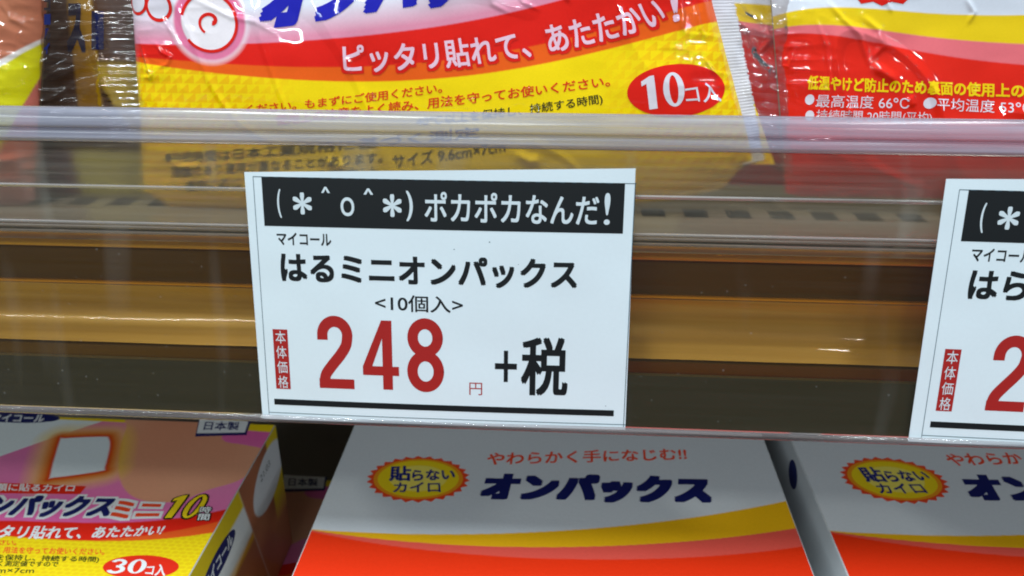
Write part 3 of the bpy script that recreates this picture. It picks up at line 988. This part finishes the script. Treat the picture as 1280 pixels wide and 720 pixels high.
for (qx, qy, qr) in [(*[(-38.02, 59.76)][0], 3.4), (*[(-45.52, 61.35)][0], 3.0)]:
    shape(ybag, 'steam_mark', [(qx + qr * 1.3 * math.cos(a), qy + qr * 1.3 * math.sin(a)) for a in np.linspace(0, 2 * math.pi, 28)[:-1]], M_bag_red, sy, sub=1.5)
    shape(ybag, 'steam_mark', [(qx + qr * math.cos(a), qy + qr * math.sin(a)) for a in np.linspace(0, 2 * math.pi, 28)[:-1]], M_bag_white, sy2, sub=1.5)
text(ybag, 'brand_lettering', 'オンパックス', [(-9.54, 52.30), (38.35, 58.89), (83.06, 66.92), (-1.97, 73.15), (40.89, 78.34), (79.19, 85.51)], M_bag_blue, (0.085, .06), surf=sy, sub=1.5)
SL = [(16.68, 41.45), (66.30, 45.35), (110.94, 55.72), (16.59, 49.58), (64.33, 53.36), (106.38, 64.06)]
text(ybag, 'slogan_outline', 'ピッタリ貼れて、あたたかい', SL, M_bag_red, 0.10, surf=sy, sub=1.5, grow=1)
text(ybag, 'slogan_lettering', 'ピッタリ貼れて、あたたかい', SL, M_bag_pinkw, 0.018, surf=sy2, sub=1.5)
text(ybag, 'slogan_lettering', '!', [(112.25, 56.37), (113.97, 56.77), (110.38, 64.49), (112.59, 64.94)], M_bag_pinkw, 0.03, surf=sy2, sub=1.5)
text(ybag, 'instruction_lettering', 'ください。もまずにご使用ください。', [(-13.50, 29.03), (16.35, 32.23), (45.84, 36.06), (-13.24, 31.85), (16.46, 35.02), (45.65, 39.03)], M_bag_ored, 0.015, surf=sy, sub=1.5)
text(ybag, 'instruction_lettering', '使用上の注意をよく読み、用法を守ってお使いください。', [(-4.68, 25.85), (43.88, 31.66), (95.01, 38.46), (-4.38, 29.16), (43.92, 34.89), (94.42, 41.60)], M_bag_ored, 0.015, surf=sy, sub=1.5)
text(ybag, 'instruction_lettering', '40℃以上を保持し、持続する時間)', [(37.82, 25.76), (66.50, 29.20), (93.12, 33.22), (37.88, 29.03), (66.46, 32.42), (92.54, 36.39)], M_bag_black, 0.010, surf=sy, sub=1.5)
text(ybag, 'instruction_lettering', '●持続時間は日本工業規格に基づく測定', [(-40.02, 13.96), (-4.17, 16.76), (57.01, 23.23), (-40.26, 17.36), (-3.82, 20.15), (57.00, 26.50)], M_bag_black, 0.012, surf=sy, sub=1.5)
text(ybag, 'instruction_lettering', '数値であり適用が異なることがあります。', [(-38.64, 9.52), (-6.98, 12.10), (27.32, 15.37), (-38.43, 13.03), (-6.74, 15.50), (27.50, 18.74)], M_bag_black, 0.012, surf=sy, sub=1.5)
text(ybag, 'size_lettering', 'サイズ 9.6cm×7cm', [(30.67, 13.73), (47.31, 16.19), (64.69, 19.12), (30.30, 17.81), (47.39, 20.25), (64.19, 23.12)], M_bag_black, 0.008, surf=sy, sub=1.5)
text(ybag, 'instruction_lettering', '適用に応じて使用してください。', [(-35.21, 5.06), (-7.37, 7.89), (27.10, 11.22), (-34.55, 8.63), (-7.03, 11.36), (27.28, 14.64)], M_bag_black, 0.012, surf=sy, sub=1.5)
EL = [(99.90, 37.61), (128.28, 37.98), (113.52, 44.93), (114.39, 30.08)]
ec = ((EL[0][0] + EL[1][0]) / 2, (EL[2][1] + EL[3][1]) / 2)
shape(ybag, 'red_oval', ellipse_pts(((EL[0][0], ec[1] + (EL[2][1] - EL[3][1]) / 2), (EL[1][0], ec[1] - (EL[2][1] - EL[3][1]) / 2)), rot=0.06), M_bag_red, sy, sub=1.2)
fat_figures(ybag, 'count_figures', ['1f', '0f'], [(104.82, 31.78), (116.91, 33.53), (103.19, 41.02), (115.19, 42.93)], M_bag_white, sy2, sub=1.5)
text(ybag, 'count_lettering', 'コ入', [(117.11, 33.98), (127.36, 34.57), (116.08, 38.69), (125.67, 40.42)], M_bag_white, 0.008, surf=sy2, sub=1.5)

def crimped(name, root, pts, mat, amp, freq, n=(10, 90), crinkle=0.0, seed=0, base=0.0):
    """seal strip: BL, BR, TL, TR in plane mm with fine crimp ridges across it"""
    nx, ny = n
    u, v = np.meshgrid(np.linspace(0, 1, nx + 1), np.linspace(0, 1, ny + 1))
    P = warp(pts, u.ravel(), v.ravel())
    z = base + amp * np.sin(v.ravel() * freq) + 1.2 * (noise(u.ravel() * 2, v.ravel() * 9, seed) - .5) * u.ravel()
    z = z + crinkle * (noise(u.ravel() * 2.2 + v.ravel() * 3, v.ravel() * 9 - u.ravel() * 2, seed + 4) * 1.6 + .35 * ridge(u.ravel() * 2.5 - v.ravel() * 5, v.ravel() * 12, seed + 6))
    jag = (noise(v.ravel() * ny * .7, u.ravel() * 0, seed + 1) - .5) * .9 * (u.ravel() > .98)
    V = np.stack([P[:, 0] + jag, P[:, 1], z], 1) * MM
    idx = np.arange((nx + 1) * (ny + 1)).reshape(ny + 1, nx + 1)
    Fc = np.stack([idx[:-1, :-1], idx[:-1, 1:], idx[1:, 1:], idx[1:, :-1]], -1).reshape(-1, 4)
    return raw(name, V, Fc, mat, root, smooth=True)
M_seal = mat_ink('white_crimped_film', 'd9d6de', rough=0.3, coat=0.8, coat_rough=0.08, bumps=[(500, 2, 0.0004, 0.4, False)])
crimped('end_seal', ybag, [(137.47, 16.38), (141.41, 17.64), (123.20, 63.19), (129.76, 64.10)][:0] or [(135.83, 16.11), (142.12, 17.65), (123.40, 63.63), (129.79, 63.66)], M_seal, 0.035, 330, (24, 700), seed=5, base=0.3)
crimped('clear_end_seal', ybag, [(-49.56, 16.90), (-63.06, 16.68), (-48.87, 63.15), (-59.82, 63.09)], M_film, 0.05, 150, (24, 320), seed=8, base=0.3, crinkle=.35)

# --- red and white bag at the right
r_y0 = curve_y([(133.44, 54.08), (148.14, 59.83), (154.74, 59.56), (183.06, 59.12), (211.92, 58.41), (238.03, 57.89)], 4)
r_y1 = curve_y([(133.64, 51.34), (151.77, 55.59), (171.97, 53.65), (195.13, 51.94), (213.16, 50.32), (239.64, 48.32)], 4)
r_y2 = curve_y([(133.71, 50.42), (142.94, 52.56), (156.90, 52.70), (181.36, 48.72), (214.00, 44.78), (240.77, 41.70)], 4)
def col_redbag(s, t):
    c = np.tile(lin('e9edf8'), (len(s), 1))
    c = mix(c, lin('f5cf12'), sstep(r_y0(s) - t, .35))
    c = mix(c, lin('f0747c'), sstep(r_y1(s) - t, .35))
    c = mix(c, lin('ea2410'), sstep(r_y2(s) - t, .35))
    return soften(c, .04, s, t)
rbag = thing('heat_pad_bag', 'red and white glossy bag with yellow warning lettering at the right end of the shelf', 'bag', (0, 36.0, -19.5), BAG_ROT, 'heat pad bags on the upper shelf')
bag_mesh('bag_body', RB, rbag, col_redbag, 0.34, 0.3, 66, M_bag)
sr_ = RB.surf(0.14)
text(rbag, 'warning_lettering', '低温やけど防止のため裏面の使用上の注意', [(153.09, 37.11), (185.53, 36.11), (224.24, 35.23), (153.13, 41.22), (184.97, 40.18), (223.70, 39.28)], M_bag_yel, 0.03, surf=sr_, sub=1.5)
shape(rbag, 'bullet', ellipse_pts([(153.05, 35.73), (155.58, 32.76)]), M_bag_white, sr_, sub=1.5)
text(rbag, 'temperature_lettering', '最高温度 66℃', [(156.08, 32.07), (182.86, 31.73), (156.14, 35.76), (182.31, 35.39)], M_bag_white, 0.0, surf=sr_, sub=1.5)
shape(rbag, 'bullet', ellipse_pts([(186.81, 35.22), (190.37, 32.06)]), M_bag_white, sr_, sub=1.5)
text(rbag, 'temperature_lettering', '平均温度 53℃', [(190.85, 31.61), (217.85, 30.83), (190.41, 35.26), (217.72, 34.47)], M_bag_white, 0.0, surf=sr_, sub=1.5)
shape(rbag, 'bullet', ellipse_pts([(153.51, 31.10), (155.97, 28.12)]), M_bag_white, sr_, sub=1.5)
text(rbag, 'temperature_lettering', '持続時間 20時間(平均)', [(156.46, 27.66), (190.21, 26.99), (156.58, 31.38), (189.66, 31.13)], M_bag_white, 0.0, surf=sr_, sub=1.5)
BR_ = [(156.70, 75.21), (187.30, 60.67)]
shape(rbag, 'starburst', ellipse_pts(BR_, spikes=16, depth=.14), M_bag_red, sr_, sub=1.5)
crimped('clear_end_seal', rbag, [(151.08, 12.50), (136.99, 15.92), (145.97, 63.64), (130.18, 63.56)], M_film, 0.08, 110, (60, 320), seed=21, base=1.6, crinkle=1.6)

rbag2 = thing('heat_pad_bag', 'red bag behind the clear end film of the red and white bag', 'bag', (-30, 46.0, -19.5), BAG_ROT, 'heat pad bags on the upper shelf')
_b = bpy.data.objects.new('bag_body', bpy.data.objects[[o.name for o in rbag.children if o.name.startswith('bag_body')][0]].data)
COL.objects.link(_b)
_b.parent = rbag2

# --- left bags
a_w0 = curve_y([(-138.41, 39.22), (-87.42, 44.66), (-80.84, 48.07), (-76.01, 51.64)], 2)
a_w1 = curve_y([(-138.99, 35.66), (-87.50, 42.80), (-81.09, 46.22), (-76.12, 50.71)], 2)
a_p = curve_y([(-155.02, -20.76), (-91.26, 17.09), (-85.11, 30.39), (-78.14, 40.07)], 2)
def col_abag(s, t):
    c = np.tile(lin('c9825f'), (len(s), 1))
    c = mix(c, lin('b8684f'), noise(s / 14, t / 12, 4))
    c = mix(c, lin('e6dcd6'), sstep(a_w0(s) - t, .5))
    c = mix(c, lin('d8cf12'), sstep(a_w1(s) - t, .5))
    c = mix(c, lin('c96f62'), sstep(a_p(s) - t, .6))
    c = mix(c, lin('b79bb0'), sstep(9 - t, 5) * .6)
    return soften(c, .05, s, t)
abag = thing('heat_pad_bag', 'bag with skin tone and yellow-green print cut by the left frame edge', 'bag', (0, 28.0, -19.5), BAG_ROT, 'heat pad bags on the upper shelf')
bag_mesh('bag_body', AB, abag, col_abag, 0.4, 0.4, 66, M_bag)
M_film_br = mat_clear('brown_clear_film', (0.62, 0.50, 0.42), 0.06, (0.45, 0.33, 0.27), 0.12, spec_mix=0.7)
crimped('clear_end_seal', abag, [(-80.79, 24.33), (-61.44, 24.61), (-74.64, 63.19), (-58.72, 63.28)], M_film_br, 0.03, 60, (40, 300), seed=25, base=0.6, crinkle=1.2)
for k, (y0, ch) in enumerate(((0, 'コ'), (17, 'ー'), (34, 'ル'), (50, '®'))):
    if ch == '®':
        ch = 'イ'
    text(abag, 'navy_side_lettering', ch, [(-74.65, 58.84), (-72.65, 58.85), (-74.25, 62.28), (-72.25, 62.29)] if k == 0 else ([(-75.12, 54.90), (-73.11, 54.92), (-74.73, 58.14), (-72.73, 58.16)] if k == 1 else ([(-75.61, 50.71), (-73.59, 50.73), (-75.23, 53.97), (-73.21, 53.99)] if k == 2 else [(-76.36, 46.48), (-74.59, 46.50), (-75.72, 49.77), (-73.95, 49.79)])), film_ink('navy_film_ink', '14205e') if k == 0 else bpy.data.materials['navy_film_ink'], 0.05, surf=lambda s, t: np.stack([s, t, 1.9 + 0 * s], 1))
def col_bbag(s, t):
    c = np.tile(lin('5a3a26'), (len(s), 1))
    c = mix(c, lin('c9a010'), sstep(s - [(-73.66, 46.03)][0][0], 1) * sstep([(-65.66, 46.08)][0][0] - s, 1) * sstep(t - 27, 3))
    c = mix(c, lin('e2c31e'), sstep(s + t * .55 - [(-64.90, 33.87)][0][0] - [(-64.90, 33.87)][0][1] * .55 , 1.5) * sstep([(-59.01, 41.35)][0][1] - t, 3))
    c = mix(c, lin('ece98a'), sstep(14 - t, 3) * sstep(s - [(-77.47, 10.98)][0][0], 2))
    c = mix(c, lin('8a5a78'), sstep(14 - t, 3) * sstep([(-77.02, 10.98)][0][0] - s, 2))
    return soften(c, .06, s, t)
bbag = thing('heat_pad_bag', 'dark brown bag with navy letters seen through film left of the yellow bag', 'bag', (0, 42.0, -19.5), BAG_ROT, 'heat pad bags on the upper shelf')
bag_mesh('bag_body', BB, bbag, col_bbag, 0.6, 0.5, 50, M_bag)
text(bbag, 'navy_lettering', 'ス', [(-75.43, 44.56), (-69.18, 44.62), (-73.65, 59.45), (-68.30, 59.44)], bpy.data.materials['navy_film_ink'], 0.06, surf=BB.surf(.16), sub=1.5)
text(bbag, 'navy_lettering', 'I', [(-66.96, 45.58), (-63.32, 45.64), (-65.82, 57.11), (-62.21, 57.18)], bpy.data.materials['navy_film_ink'], 0.06, surf=BB.surf(.16), sub=1.5)

# ---------------------------------------------------------------- cartons below
BH = 62.0
# white onpax carton
mw = (-0.4, 164.7)          # left and right edge of the lid, mm
my0, my1 = -70.0, 150.0
m_y0 = curve_y([(0.59, 3.15), (26.48, 2.81), (63.94, 5.15), (94.17, 9.40), (133.96, 18.36), (164.73, 28.34)], 4)
m_y1 = curve_y([(0.71, 2.77), (24.08, -0.05), (54.33, -1.20), (84.21, -0.08), (132.17, 6.32), (164.85, 14.21)], 4)
m_y2 = curve_y([(0.93, 1.99), (34.70, -3.55), (64.77, -5.71), (93.83, -4.98), (131.00, -1.57), (164.44, 5.31)], 4)
def col_white(s, t):
    c = np.tile(lin('d8dde2'), (len(s), 1))
    c = mix(c, lin('f4b912'), sstep(m_y0(s) - t, .3))
    c = mix(c, lin('ee5a4c'), sstep(m_y1(s) - t, .3))
    c = mix(c, lin('f23408'), sstep(m_y2(s) - t, .3))
    return soften(c, .03, s, t)
def white_carton():
    BH = 124.4
    cx = (mw[0] + mw[1]) / 2
    r = thing('heat_pad_carton', 'white carton with blue lettering and red lower half directly under the middle price card', 'carton', (cx, 40, BOX_TOP - BH), 0, 'white cartons on the lower shelf')
    def S(eps):
        return lambda s, t: np.stack([s - cx, t - 40, np.full_like(s, BH + eps)], 1)
    box('carton_body', (mw[0] - cx, my0 - 40, 0), (mw[1] - cx, my1 - 40, BH), M_box_white, r, bevel=0.5)
    grid_panel('printed_lid', r, mw[0] + .45, mw[1] - .45, my0 + .5, my1 - .5, .45, col_white, S(0.06), M_box)
    e4 = [(12.27, 31.00), (50.80, 33.41), (29.26, 46.23), (33.86, 18.86)]
    E = [(e4[0][0], e4[2][1]), (e4[1][0], e4[3][1])]
    shape(r, 'starburst_badge', ellipse_pts(E, spikes=26, depth=.10), M_bor, S(0.10))
    shape(r, 'badge_glow', ellipse_pts(E, scale=.86), card_ink('badge_orange', 'f09a20'), S(0.14))
    shape(r, 'badge_centre', ellipse_pts(E, scale=.78), M_byel, S(0.18))
    shape(r, 'badge_centre', ellipse_pts(E, scale=.55), card_ink('badge_pale_yellow', 'f4e264'), S(0.22))
    text(r, 'badge_lettering', '貼', [(20.97, 30.15), (29.20, 30.66), (19.76, 39.14), (27.62, 39.63)], M_navy, .03, surf=S(.26))
    text(r, 'badge_lettering', 'らない', [(29.49, 30.68), (45.25, 32.59), (28.34, 37.24), (44.18, 38.71)], M_navy, .03, surf=S(.26))
    text(r, 'badge_lettering', 'カイロ', [(23.68, 23.93), (40.98, 25.02), (23.20, 29.36), (39.85, 30.86)], M_navy, .02, surf=S(.26))
    text(r, 'red_slogan', 'やわらかく手になじむ!!', [(55.97, 41.89), (132.33, 50.13), (55.85, 49.94), (132.71, 57.85)], M_bor, .02, surf=S(.10))
    text(r, 'brand_lettering', 'オンパックス', [(55.54, 21.52), (138.51, 24.54), (55.47, 37.49), (139.28, 40.34)], M_navy_d, (.085, .06), surf=S(.12), shear=.02)
    # mark on the narrow left side
    def SL_(eps):
        return lambda s, t: np.stack([np.full_like(s, mw[0] - cx - eps), s - 40, t], 1)
    shape(r, 'side_logo', ellipse_pts(((40, BH - 4), (52, BH - 15))), M_navy_d, SL_(.08))
    return r
wc = white_carton()
def dup(root, dloc, label, skip=()):
    c = root.copy()
    COL.objects.link(c)
    c.location = root.location + Vector(dloc) * MM
    c['label'] = label
    for ch in root.children:
        if skip and ch.name.startswith(skip):
            continue
        d = ch.copy()
        COL.objects.link(d)
        d.parent = c
        for g in ch.children:
            e = g.copy()
            COL.objects.link(e)
            e.parent = d
    return c
dup(wc, (174.8 + .4, 9.8, 0.4), 'white carton with blue lettering cut by the right frame edge under the second price card')

# mini carton at the left
lx1 = -32.6
lx0 = lx1 - 205
ly1 = 63.6
ly0 = -80.0
PATCH = np.array(smooth_path([(-114.30, 47.23), (-113.30, 48.91), (-98.59, 50.92), (-95.52, 49.48), (-92.22, 43.82), (-87.84, 31.93), (-88.09, 29.49), (-103.30, 24.73), (-105.60, 26.00)], 5, True))
def sdist(s, t, P):
    d = np.full(len(s), 1e9)
    inside = np.zeros(len(s), bool)
    n = len(P)
    for i in range(n):
        a, b = P[i], P[(i + 1) % n]
        e = b - a
        w0, w1 = s - a[0], t - a[1]
        k = np.clip((w0 * e[0] + w1 * e[1]) / (e.dot(e) + 1e-9), 0, 1)
        d = np.minimum(d, np.hypot(w0 - k * e[0], w1 - k * e[1]))
        c1 = (a[1] > t) != (b[1] > t)
        with np.errstate(divide='ignore', invalid='ignore'):
            xi = a[0] + (t - a[1]) / (e[1] if e[1] else 1e-9) * e[0]
        inside ^= c1 & (s < xi)
    return np.where(inside, -d, d)
SKIN = np.array(smooth_path([(-96.25, 70.69), (-92.33, 57.44), (-88.16, 44.07), (-82.47, 31.78), (-76.57, 22.67), (-69.48, 16.34), (-60.70, 13.39), (-51.14, 14.85), (-43.08, 21.56), (-34.07, 27.64), (-27.78, 40.14), (-31.24, 46.58), (-40.47, 49.16), (-50.93, 52.81), (-56.20, 73.19)], 4, True))
l_w = curve_y([(-158.20, 8.60), (-131.46, 35.69), (-123.79, 43.96), (-115.15, 51.54), (-99.25, 65.70), (-75.78, 82.60)], 3)
l_top = curve_y([(-182.35, 60.52), (-148.73, 62.02), (-124.99, 61.44), (-94.99, 60.70), (-66.19, 60.20), (-30.54, 57.92)], 2)
l_red = curve_y([(-134.62, -2.90), (-108.28, 0.36), (-80.79, 2.08), (-57.07, 3.96), (-43.16, 6.47), (-31.36, 12.65)], 3)
l_org = curve_y([(-130.09, -8.92), (-102.33, -8.71), (-70.55, -6.35), (-53.12, -2.56), (-40.97, 1.35), (-31.63, 5.96)], 3)
l_yel = curve_y([(-132.33, -5.94), (-103.79, -6.50), (-72.48, -6.85), (-52.67, -5.23), (-39.33, -2.47), (-30.84, 0.40)], 3)
def col_mini(s, t):
    c = np.tile(lin('e6eef0'), (len(s), 1))
    mag = mix(np.tile(lin('e460a6'), (len(s), 1)), lin('e88ab8'), noise(s / 40, t / 30, 8))
    k = sstep(l_w(s) - t, .4)[:, None]
    c = c * (1 - k) + mag * k
    c = mix(c, lin('f0cf14'), sstep(t - l_top(s), .4))
    ds = sdist(s, t, SKIN)
    sk = mix(np.tile(lin('e6a684'), (len(s), 1)), lin('d98d6c'), noise(s / 25, t / 22, 15))
    k = sstep(-ds, .5)[:, None]
    c = c * (1 - k) + sk * k
    dp = sdist(s, t, PATCH)
    c = mix(c, lin('f0c81e'), np.clip(1 - dp / 11, 0, 1) ** .9 * .95)
    c = mix(c, lin('d8430e'), np.clip(1.15 - dp / 4.5, 0, 1))
    c = mix(c, lin('dfe8ec'), sstep(-dp, .5))
    c = mix(c, lin('e2200c'), sstep(l_red(s) - t, .3))
    c = mix(c, lin('ea5a1c'), sstep(l_org(s) - t, .6))
    dots = sstep(.45 - np.hypot(np.mod(s / 2.6 + np.floor(t / 1.6) * .5, 1) - .5, np.mod(t / 1.6, 1) - .5), .2)
    yl = mix(np.tile(lin('f4dc0c'), (len(s), 1)), lin('e7c008'), dots * .8)
    k = sstep(l_yel(s) - t, .3)[:, None]
    c = c * (1 - k) + yl * k
    return soften(c, .04, s, t)
ELS = [(49.99, -16.60)][0]
def col_side(s, t):
    # s = depth (world y), t = world z below the lid
    c = mix(np.tile(lin('c77d58'), (len(s), 1)), lin('9c5234'), noise(s / 18, t / 14, 41))
    c = mix(c, lin('efcf12'), sstep(s - [(51.37, -2.77)][0][0], 1.5) * sstep(t + 34, 14))
    q = [(21.65, -11.65)][0]
    low = sstep(q[0] - s - (t * .25), 1.2)
    c = mix(c, lin('eef0f0'), low)
    c = mix(c, lin('efcf12'), low * sstep(t + 9 , 1.2))
    c = mix(c, lin('a8603c'), sstep(-t - 25 - (s - q[0]) * -.15, 1.5) * low)
    c = mix(c, lin('efb018'), np.clip(1 - np.abs(t + 26) / 3, 0, 1) * low * .8)
    e = np.array([(31.78, -18.33), (66.88, -11.95), (39.01, 0.62), (59.09, -32.83)])
    cx_, cy_ = e[:2].mean(0)
    ax = (e[1] - e[0]) / 2
    L_ = np.hypot(*ax)
    ux = ax / L_
    p = (s - cx_) * ux[0] + (t - cy_) * ux[1]
    q_ = -(s - cx_) * ux[1] + (t - cy_) * ux[0]
    c = mix(c, lin('e6e8ee'), sstep(1 - np.hypot(p / (L_ * 1.0), q_ / 11.0), .06))
    return soften(c, .05, s, t)
def mini_carton(label, dx=0, dy=0, dz=0):
    cx = (lx0 + lx1) / 2
    r = thing('heat_pad_carton', label, 'carton', (cx + dx, 0 + dy, BOX_TOP - BH + dz), 0, 'yellow cartons of small heat pads')
    def S(eps):
        return lambda s, t: np.stack([s - cx, t, np.full_like(s, BH + eps)], 1)
    box('carton_body', (lx0 - cx, ly0, 0), (lx1 - cx, ly1, BH), M_box_white, r, bevel=0.5)
    grid_panel('printed_lid', r, lx0 + .45, lx1 - .3, ly0 + .5, ly1 - .4, .42, col_mini, S(0.06), M_box)
    grid_panel('printed_side', r, ly0 + .5, ly1 - .3, -BH + .5, -.2, .5, col_side, lambda s, t: np.stack([np.full_like(s, lx1 - cx + .06), s, BH + t], 1), M_box)
    E = [(-158.75, 65.58), (-123.01, 58.09)]
    shape(r, 'navy_logo_oval', ellipse_pts(E), M_navy_d, S(.10))
    text(r, 'logo_lettering', 'マイコール', [(-150.09, 57.84), (-128.43, 59.19), (-153.19, 63.52), (-130.52, 64.94)], M_bwhite, .03, surf=S(.14))
    B_ = [(-61.88, 53.21), (-41.85, 55.56), (-65.62, 66.02), (-43.51, 65.65)]
    shape(r, 'origin_badge_rim', [B_[0], B_[1], B_[3], B_[2]], M_navy_d, S(.10))
    B2 = [(-62.15, 55.40), (-43.08, 57.14), (-65.29, 66.04), (-44.50, 65.58)]
    shape(r, 'origin_badge', [B2[0], B2[1], B2[3], B2[2]], M_bwhite, S(.14))
    text(r, 'origin_lettering', '日本製', [(-60.48, 57.73), (-46.27, 58.62), (-62.04, 63.91), (-47.70, 64.22)], M_navy_d, .02, surf=S(.18))
    T_ = [(-135.26, 14.01), (-88.61, 16.03), (-88.72, 20.53), (-139.94, 20.57)]
    shape(r, 'red_label', [T_[0], T_[1], T_[2], T_[3]], M_bred, S(.10))
    text(r, 'label_lettering', '衣類に貼るカイロ', [(-124.30, 15.59), (-91.65, 17.18), (-126.67, 20.00), (-93.01, 21.18)], M_bwhite, .02, surf=S(.14))
    LG = [(-123.41, 2.28), (-71.59, 5.11), (-128.88, 12.63), (-75.35, 15.09)]
    text(r, 'lettering_glow', 'オンパックス', LG, M_bwhite, .14, surf=S(.10), shear=.05, grow=1)
    text(r, 'brand_lettering', 'オンパックス', LG, M_navy_d, (.06, .045), surf=S(.18), shear=.05, grow=1)
    LM = [(-70.90, 4.33), (-54.78, 5.74), (-73.69, 13.01), (-56.81, 13.20)]
    text(r, 'lettering_glow', 'ミニ', LM, M_bwhite, .15, surf=S(.14), shear=.05, grow=1)
    text(r, 'mini_lettering', 'ミニ', LM, M_bor, .04, surf=S(.18), shear=.05, grow=1)
    LT = [(-53.49, 5.41), (-41.33, 6.17), (-54.57, 17.27), (-41.83, 18.51)]
    fat_figures(r, 'number_outline', ['1f', '0f'], LT, M_bblack, S(.12), grow=5.5, shear=.12)
    fat_figures(r, 'number_figures', ['1f', '0f'], LT, M_byel, S(.24), shear=.12)
    LH = [(-40.72, 5.39), (-36.59, 5.65), (-42.51, 12.38), (-38.28, 12.64)]
    text(r, 'hours_outline', '時', [(-41.52, 8.64), (-37.62, 8.89), (-42.34, 11.96), (-38.40, 12.21)], M_bblack, .09, surf=S(.23), grow=1)
    text(r, 'hours_outline', '間', [(-40.55, 5.00), (-36.70, 5.24), (-41.35, 8.24), (-37.46, 8.48)], M_bblack, .09, surf=S(.23), grow=1)
    text(r, 'hours_lettering', '時', [(-41.52, 8.64), (-37.62, 8.89), (-42.34, 11.96), (-38.40, 12.21)], M_bwhite, .02, surf=S(.27))
    text(r, 'hours_lettering', '間', [(-40.55, 5.00), (-36.70, 5.24), (-41.35, 8.24), (-37.46, 8.48)], M_bwhite, .02, surf=S(.27))
    text(r, 'slogan_lettering', 'ピッタリ貼れて、あたたかい!', [(-115.09, -7.98), (-78.77, -6.48), (-49.71, -2.73), (-117.93, -1.46), (-81.67, -0.39), (-50.66, 2.34)], M_bwhite, .025, surf=S(.14), shear=.02)
    text(r, 'instruction_lettering', 'もまずにご使用ください。', [(-124.98, -12.03), (-95.61, -10.57), (-126.33, -9.45), (-96.70, -7.98)], M_bor, .015, surf=S(.10))
    text(r, 'instruction_lettering', '使用上の注意をよく読み、用法を守ってお使いください。', [(-127.83, -15.56), (-64.23, -13.05), (-129.75, -12.32), (-65.22, -10.16)], M_bor, .015, surf=S(.10))
    text(r, 'instruction_lettering', '10時間(40℃以上を保持し、持続する時間)', [(-120.01, -18.71), (-64.17, -16.65), (-121.81, -15.55), (-65.15, -13.83)], M_bgreen, .02, surf=S(.10))
    text(r, 'instruction_lettering', '日本工業規格に基づく測定値ですので', [(-118.24, -21.09), (-76.30, -19.17), (-119.75, -18.33), (-77.19, -16.75)], M_bgreen, .02, surf=S(.10))
    text(r, 'size_lettering', 'サイズ 9.6cm×7cm', [(-113.23, -24.27), (-82.32, -22.33), (-114.92, -21.24), (-83.46, -19.62)], M_bgreen, .01, surf=S(.10))
    e4 = [(-61.97, -18.28), (-37.42, -16.74), (-52.24, -12.30), (-47.24, -22.53)]
    E = [(e4[0][0], e4[2][1]), (e4[1][0], e4[3][1])]
    shape(r, 'red_oval', ellipse_pts(E), M_bred, S(.10))
    fat_figures(r, 'count_figures', ['3f', '0f'], [(-59.02, -20.88), (-47.11, -20.13), (-60.96, -14.66), (-49.14, -14.28)], M_bwhite, S(.14), shear=.08)
    text(r, 'count_lettering', 'コ入', [(-46.79, -20.80), (-40.16, -21.07), (-47.98, -16.70), (-41.88, -15.61)], M_bwhite, .02, surf=S(.14))
    # the long side turned to the gap
    def SS(eps):
        return lambda s, t: np.stack([np.full_like(s, lx1 - cx + .06 + eps), s, BH + t], 1)
    e = [(-8.57, -11.36), (10.03, -15.16)]
    shape(r, 'side_logo_oval', ellipse_pts([(-8.77, -11.87), (10.81, -15.13)] if False else ((min(e[0][0], e[1][0]) - 8, -7.5), (max(e[0][0], e[1][0]) + 4, -16.5))), M_navy_d, SS(.08))
    text(r, 'side_logo_lettering', 'マイコール', ((min(e[0][0], e[1][0]) - 5, -9.5), (max(e[0][0], e[1][0]) + 1, -14.5)), M_bwhite, .03, surf=SS(.12))
    f = [(49.25, -10.90), (43.24, -16.81)]
    text(r, 'side_date_lettering', '21.03', ((f[0][0] - 8, f[0][1] + 2), (f[0][0] + 3, f[0][1] - 1)), card_ink('date_grey', '6d7076') if 'date_grey' not in bpy.data.materials else bpy.data.materials['date_grey'], 0, surf=SS(.08))
    return r
mc = mini_carton('yellow and magenta carton of thirty small heat pads at the left under the rail')

mc2 = dup(mc, (13.8, 43.9, -62.2), 'second yellow carton lying deep in the dark gap, beneath the other yellow carton', skip=('number', 'hours'))
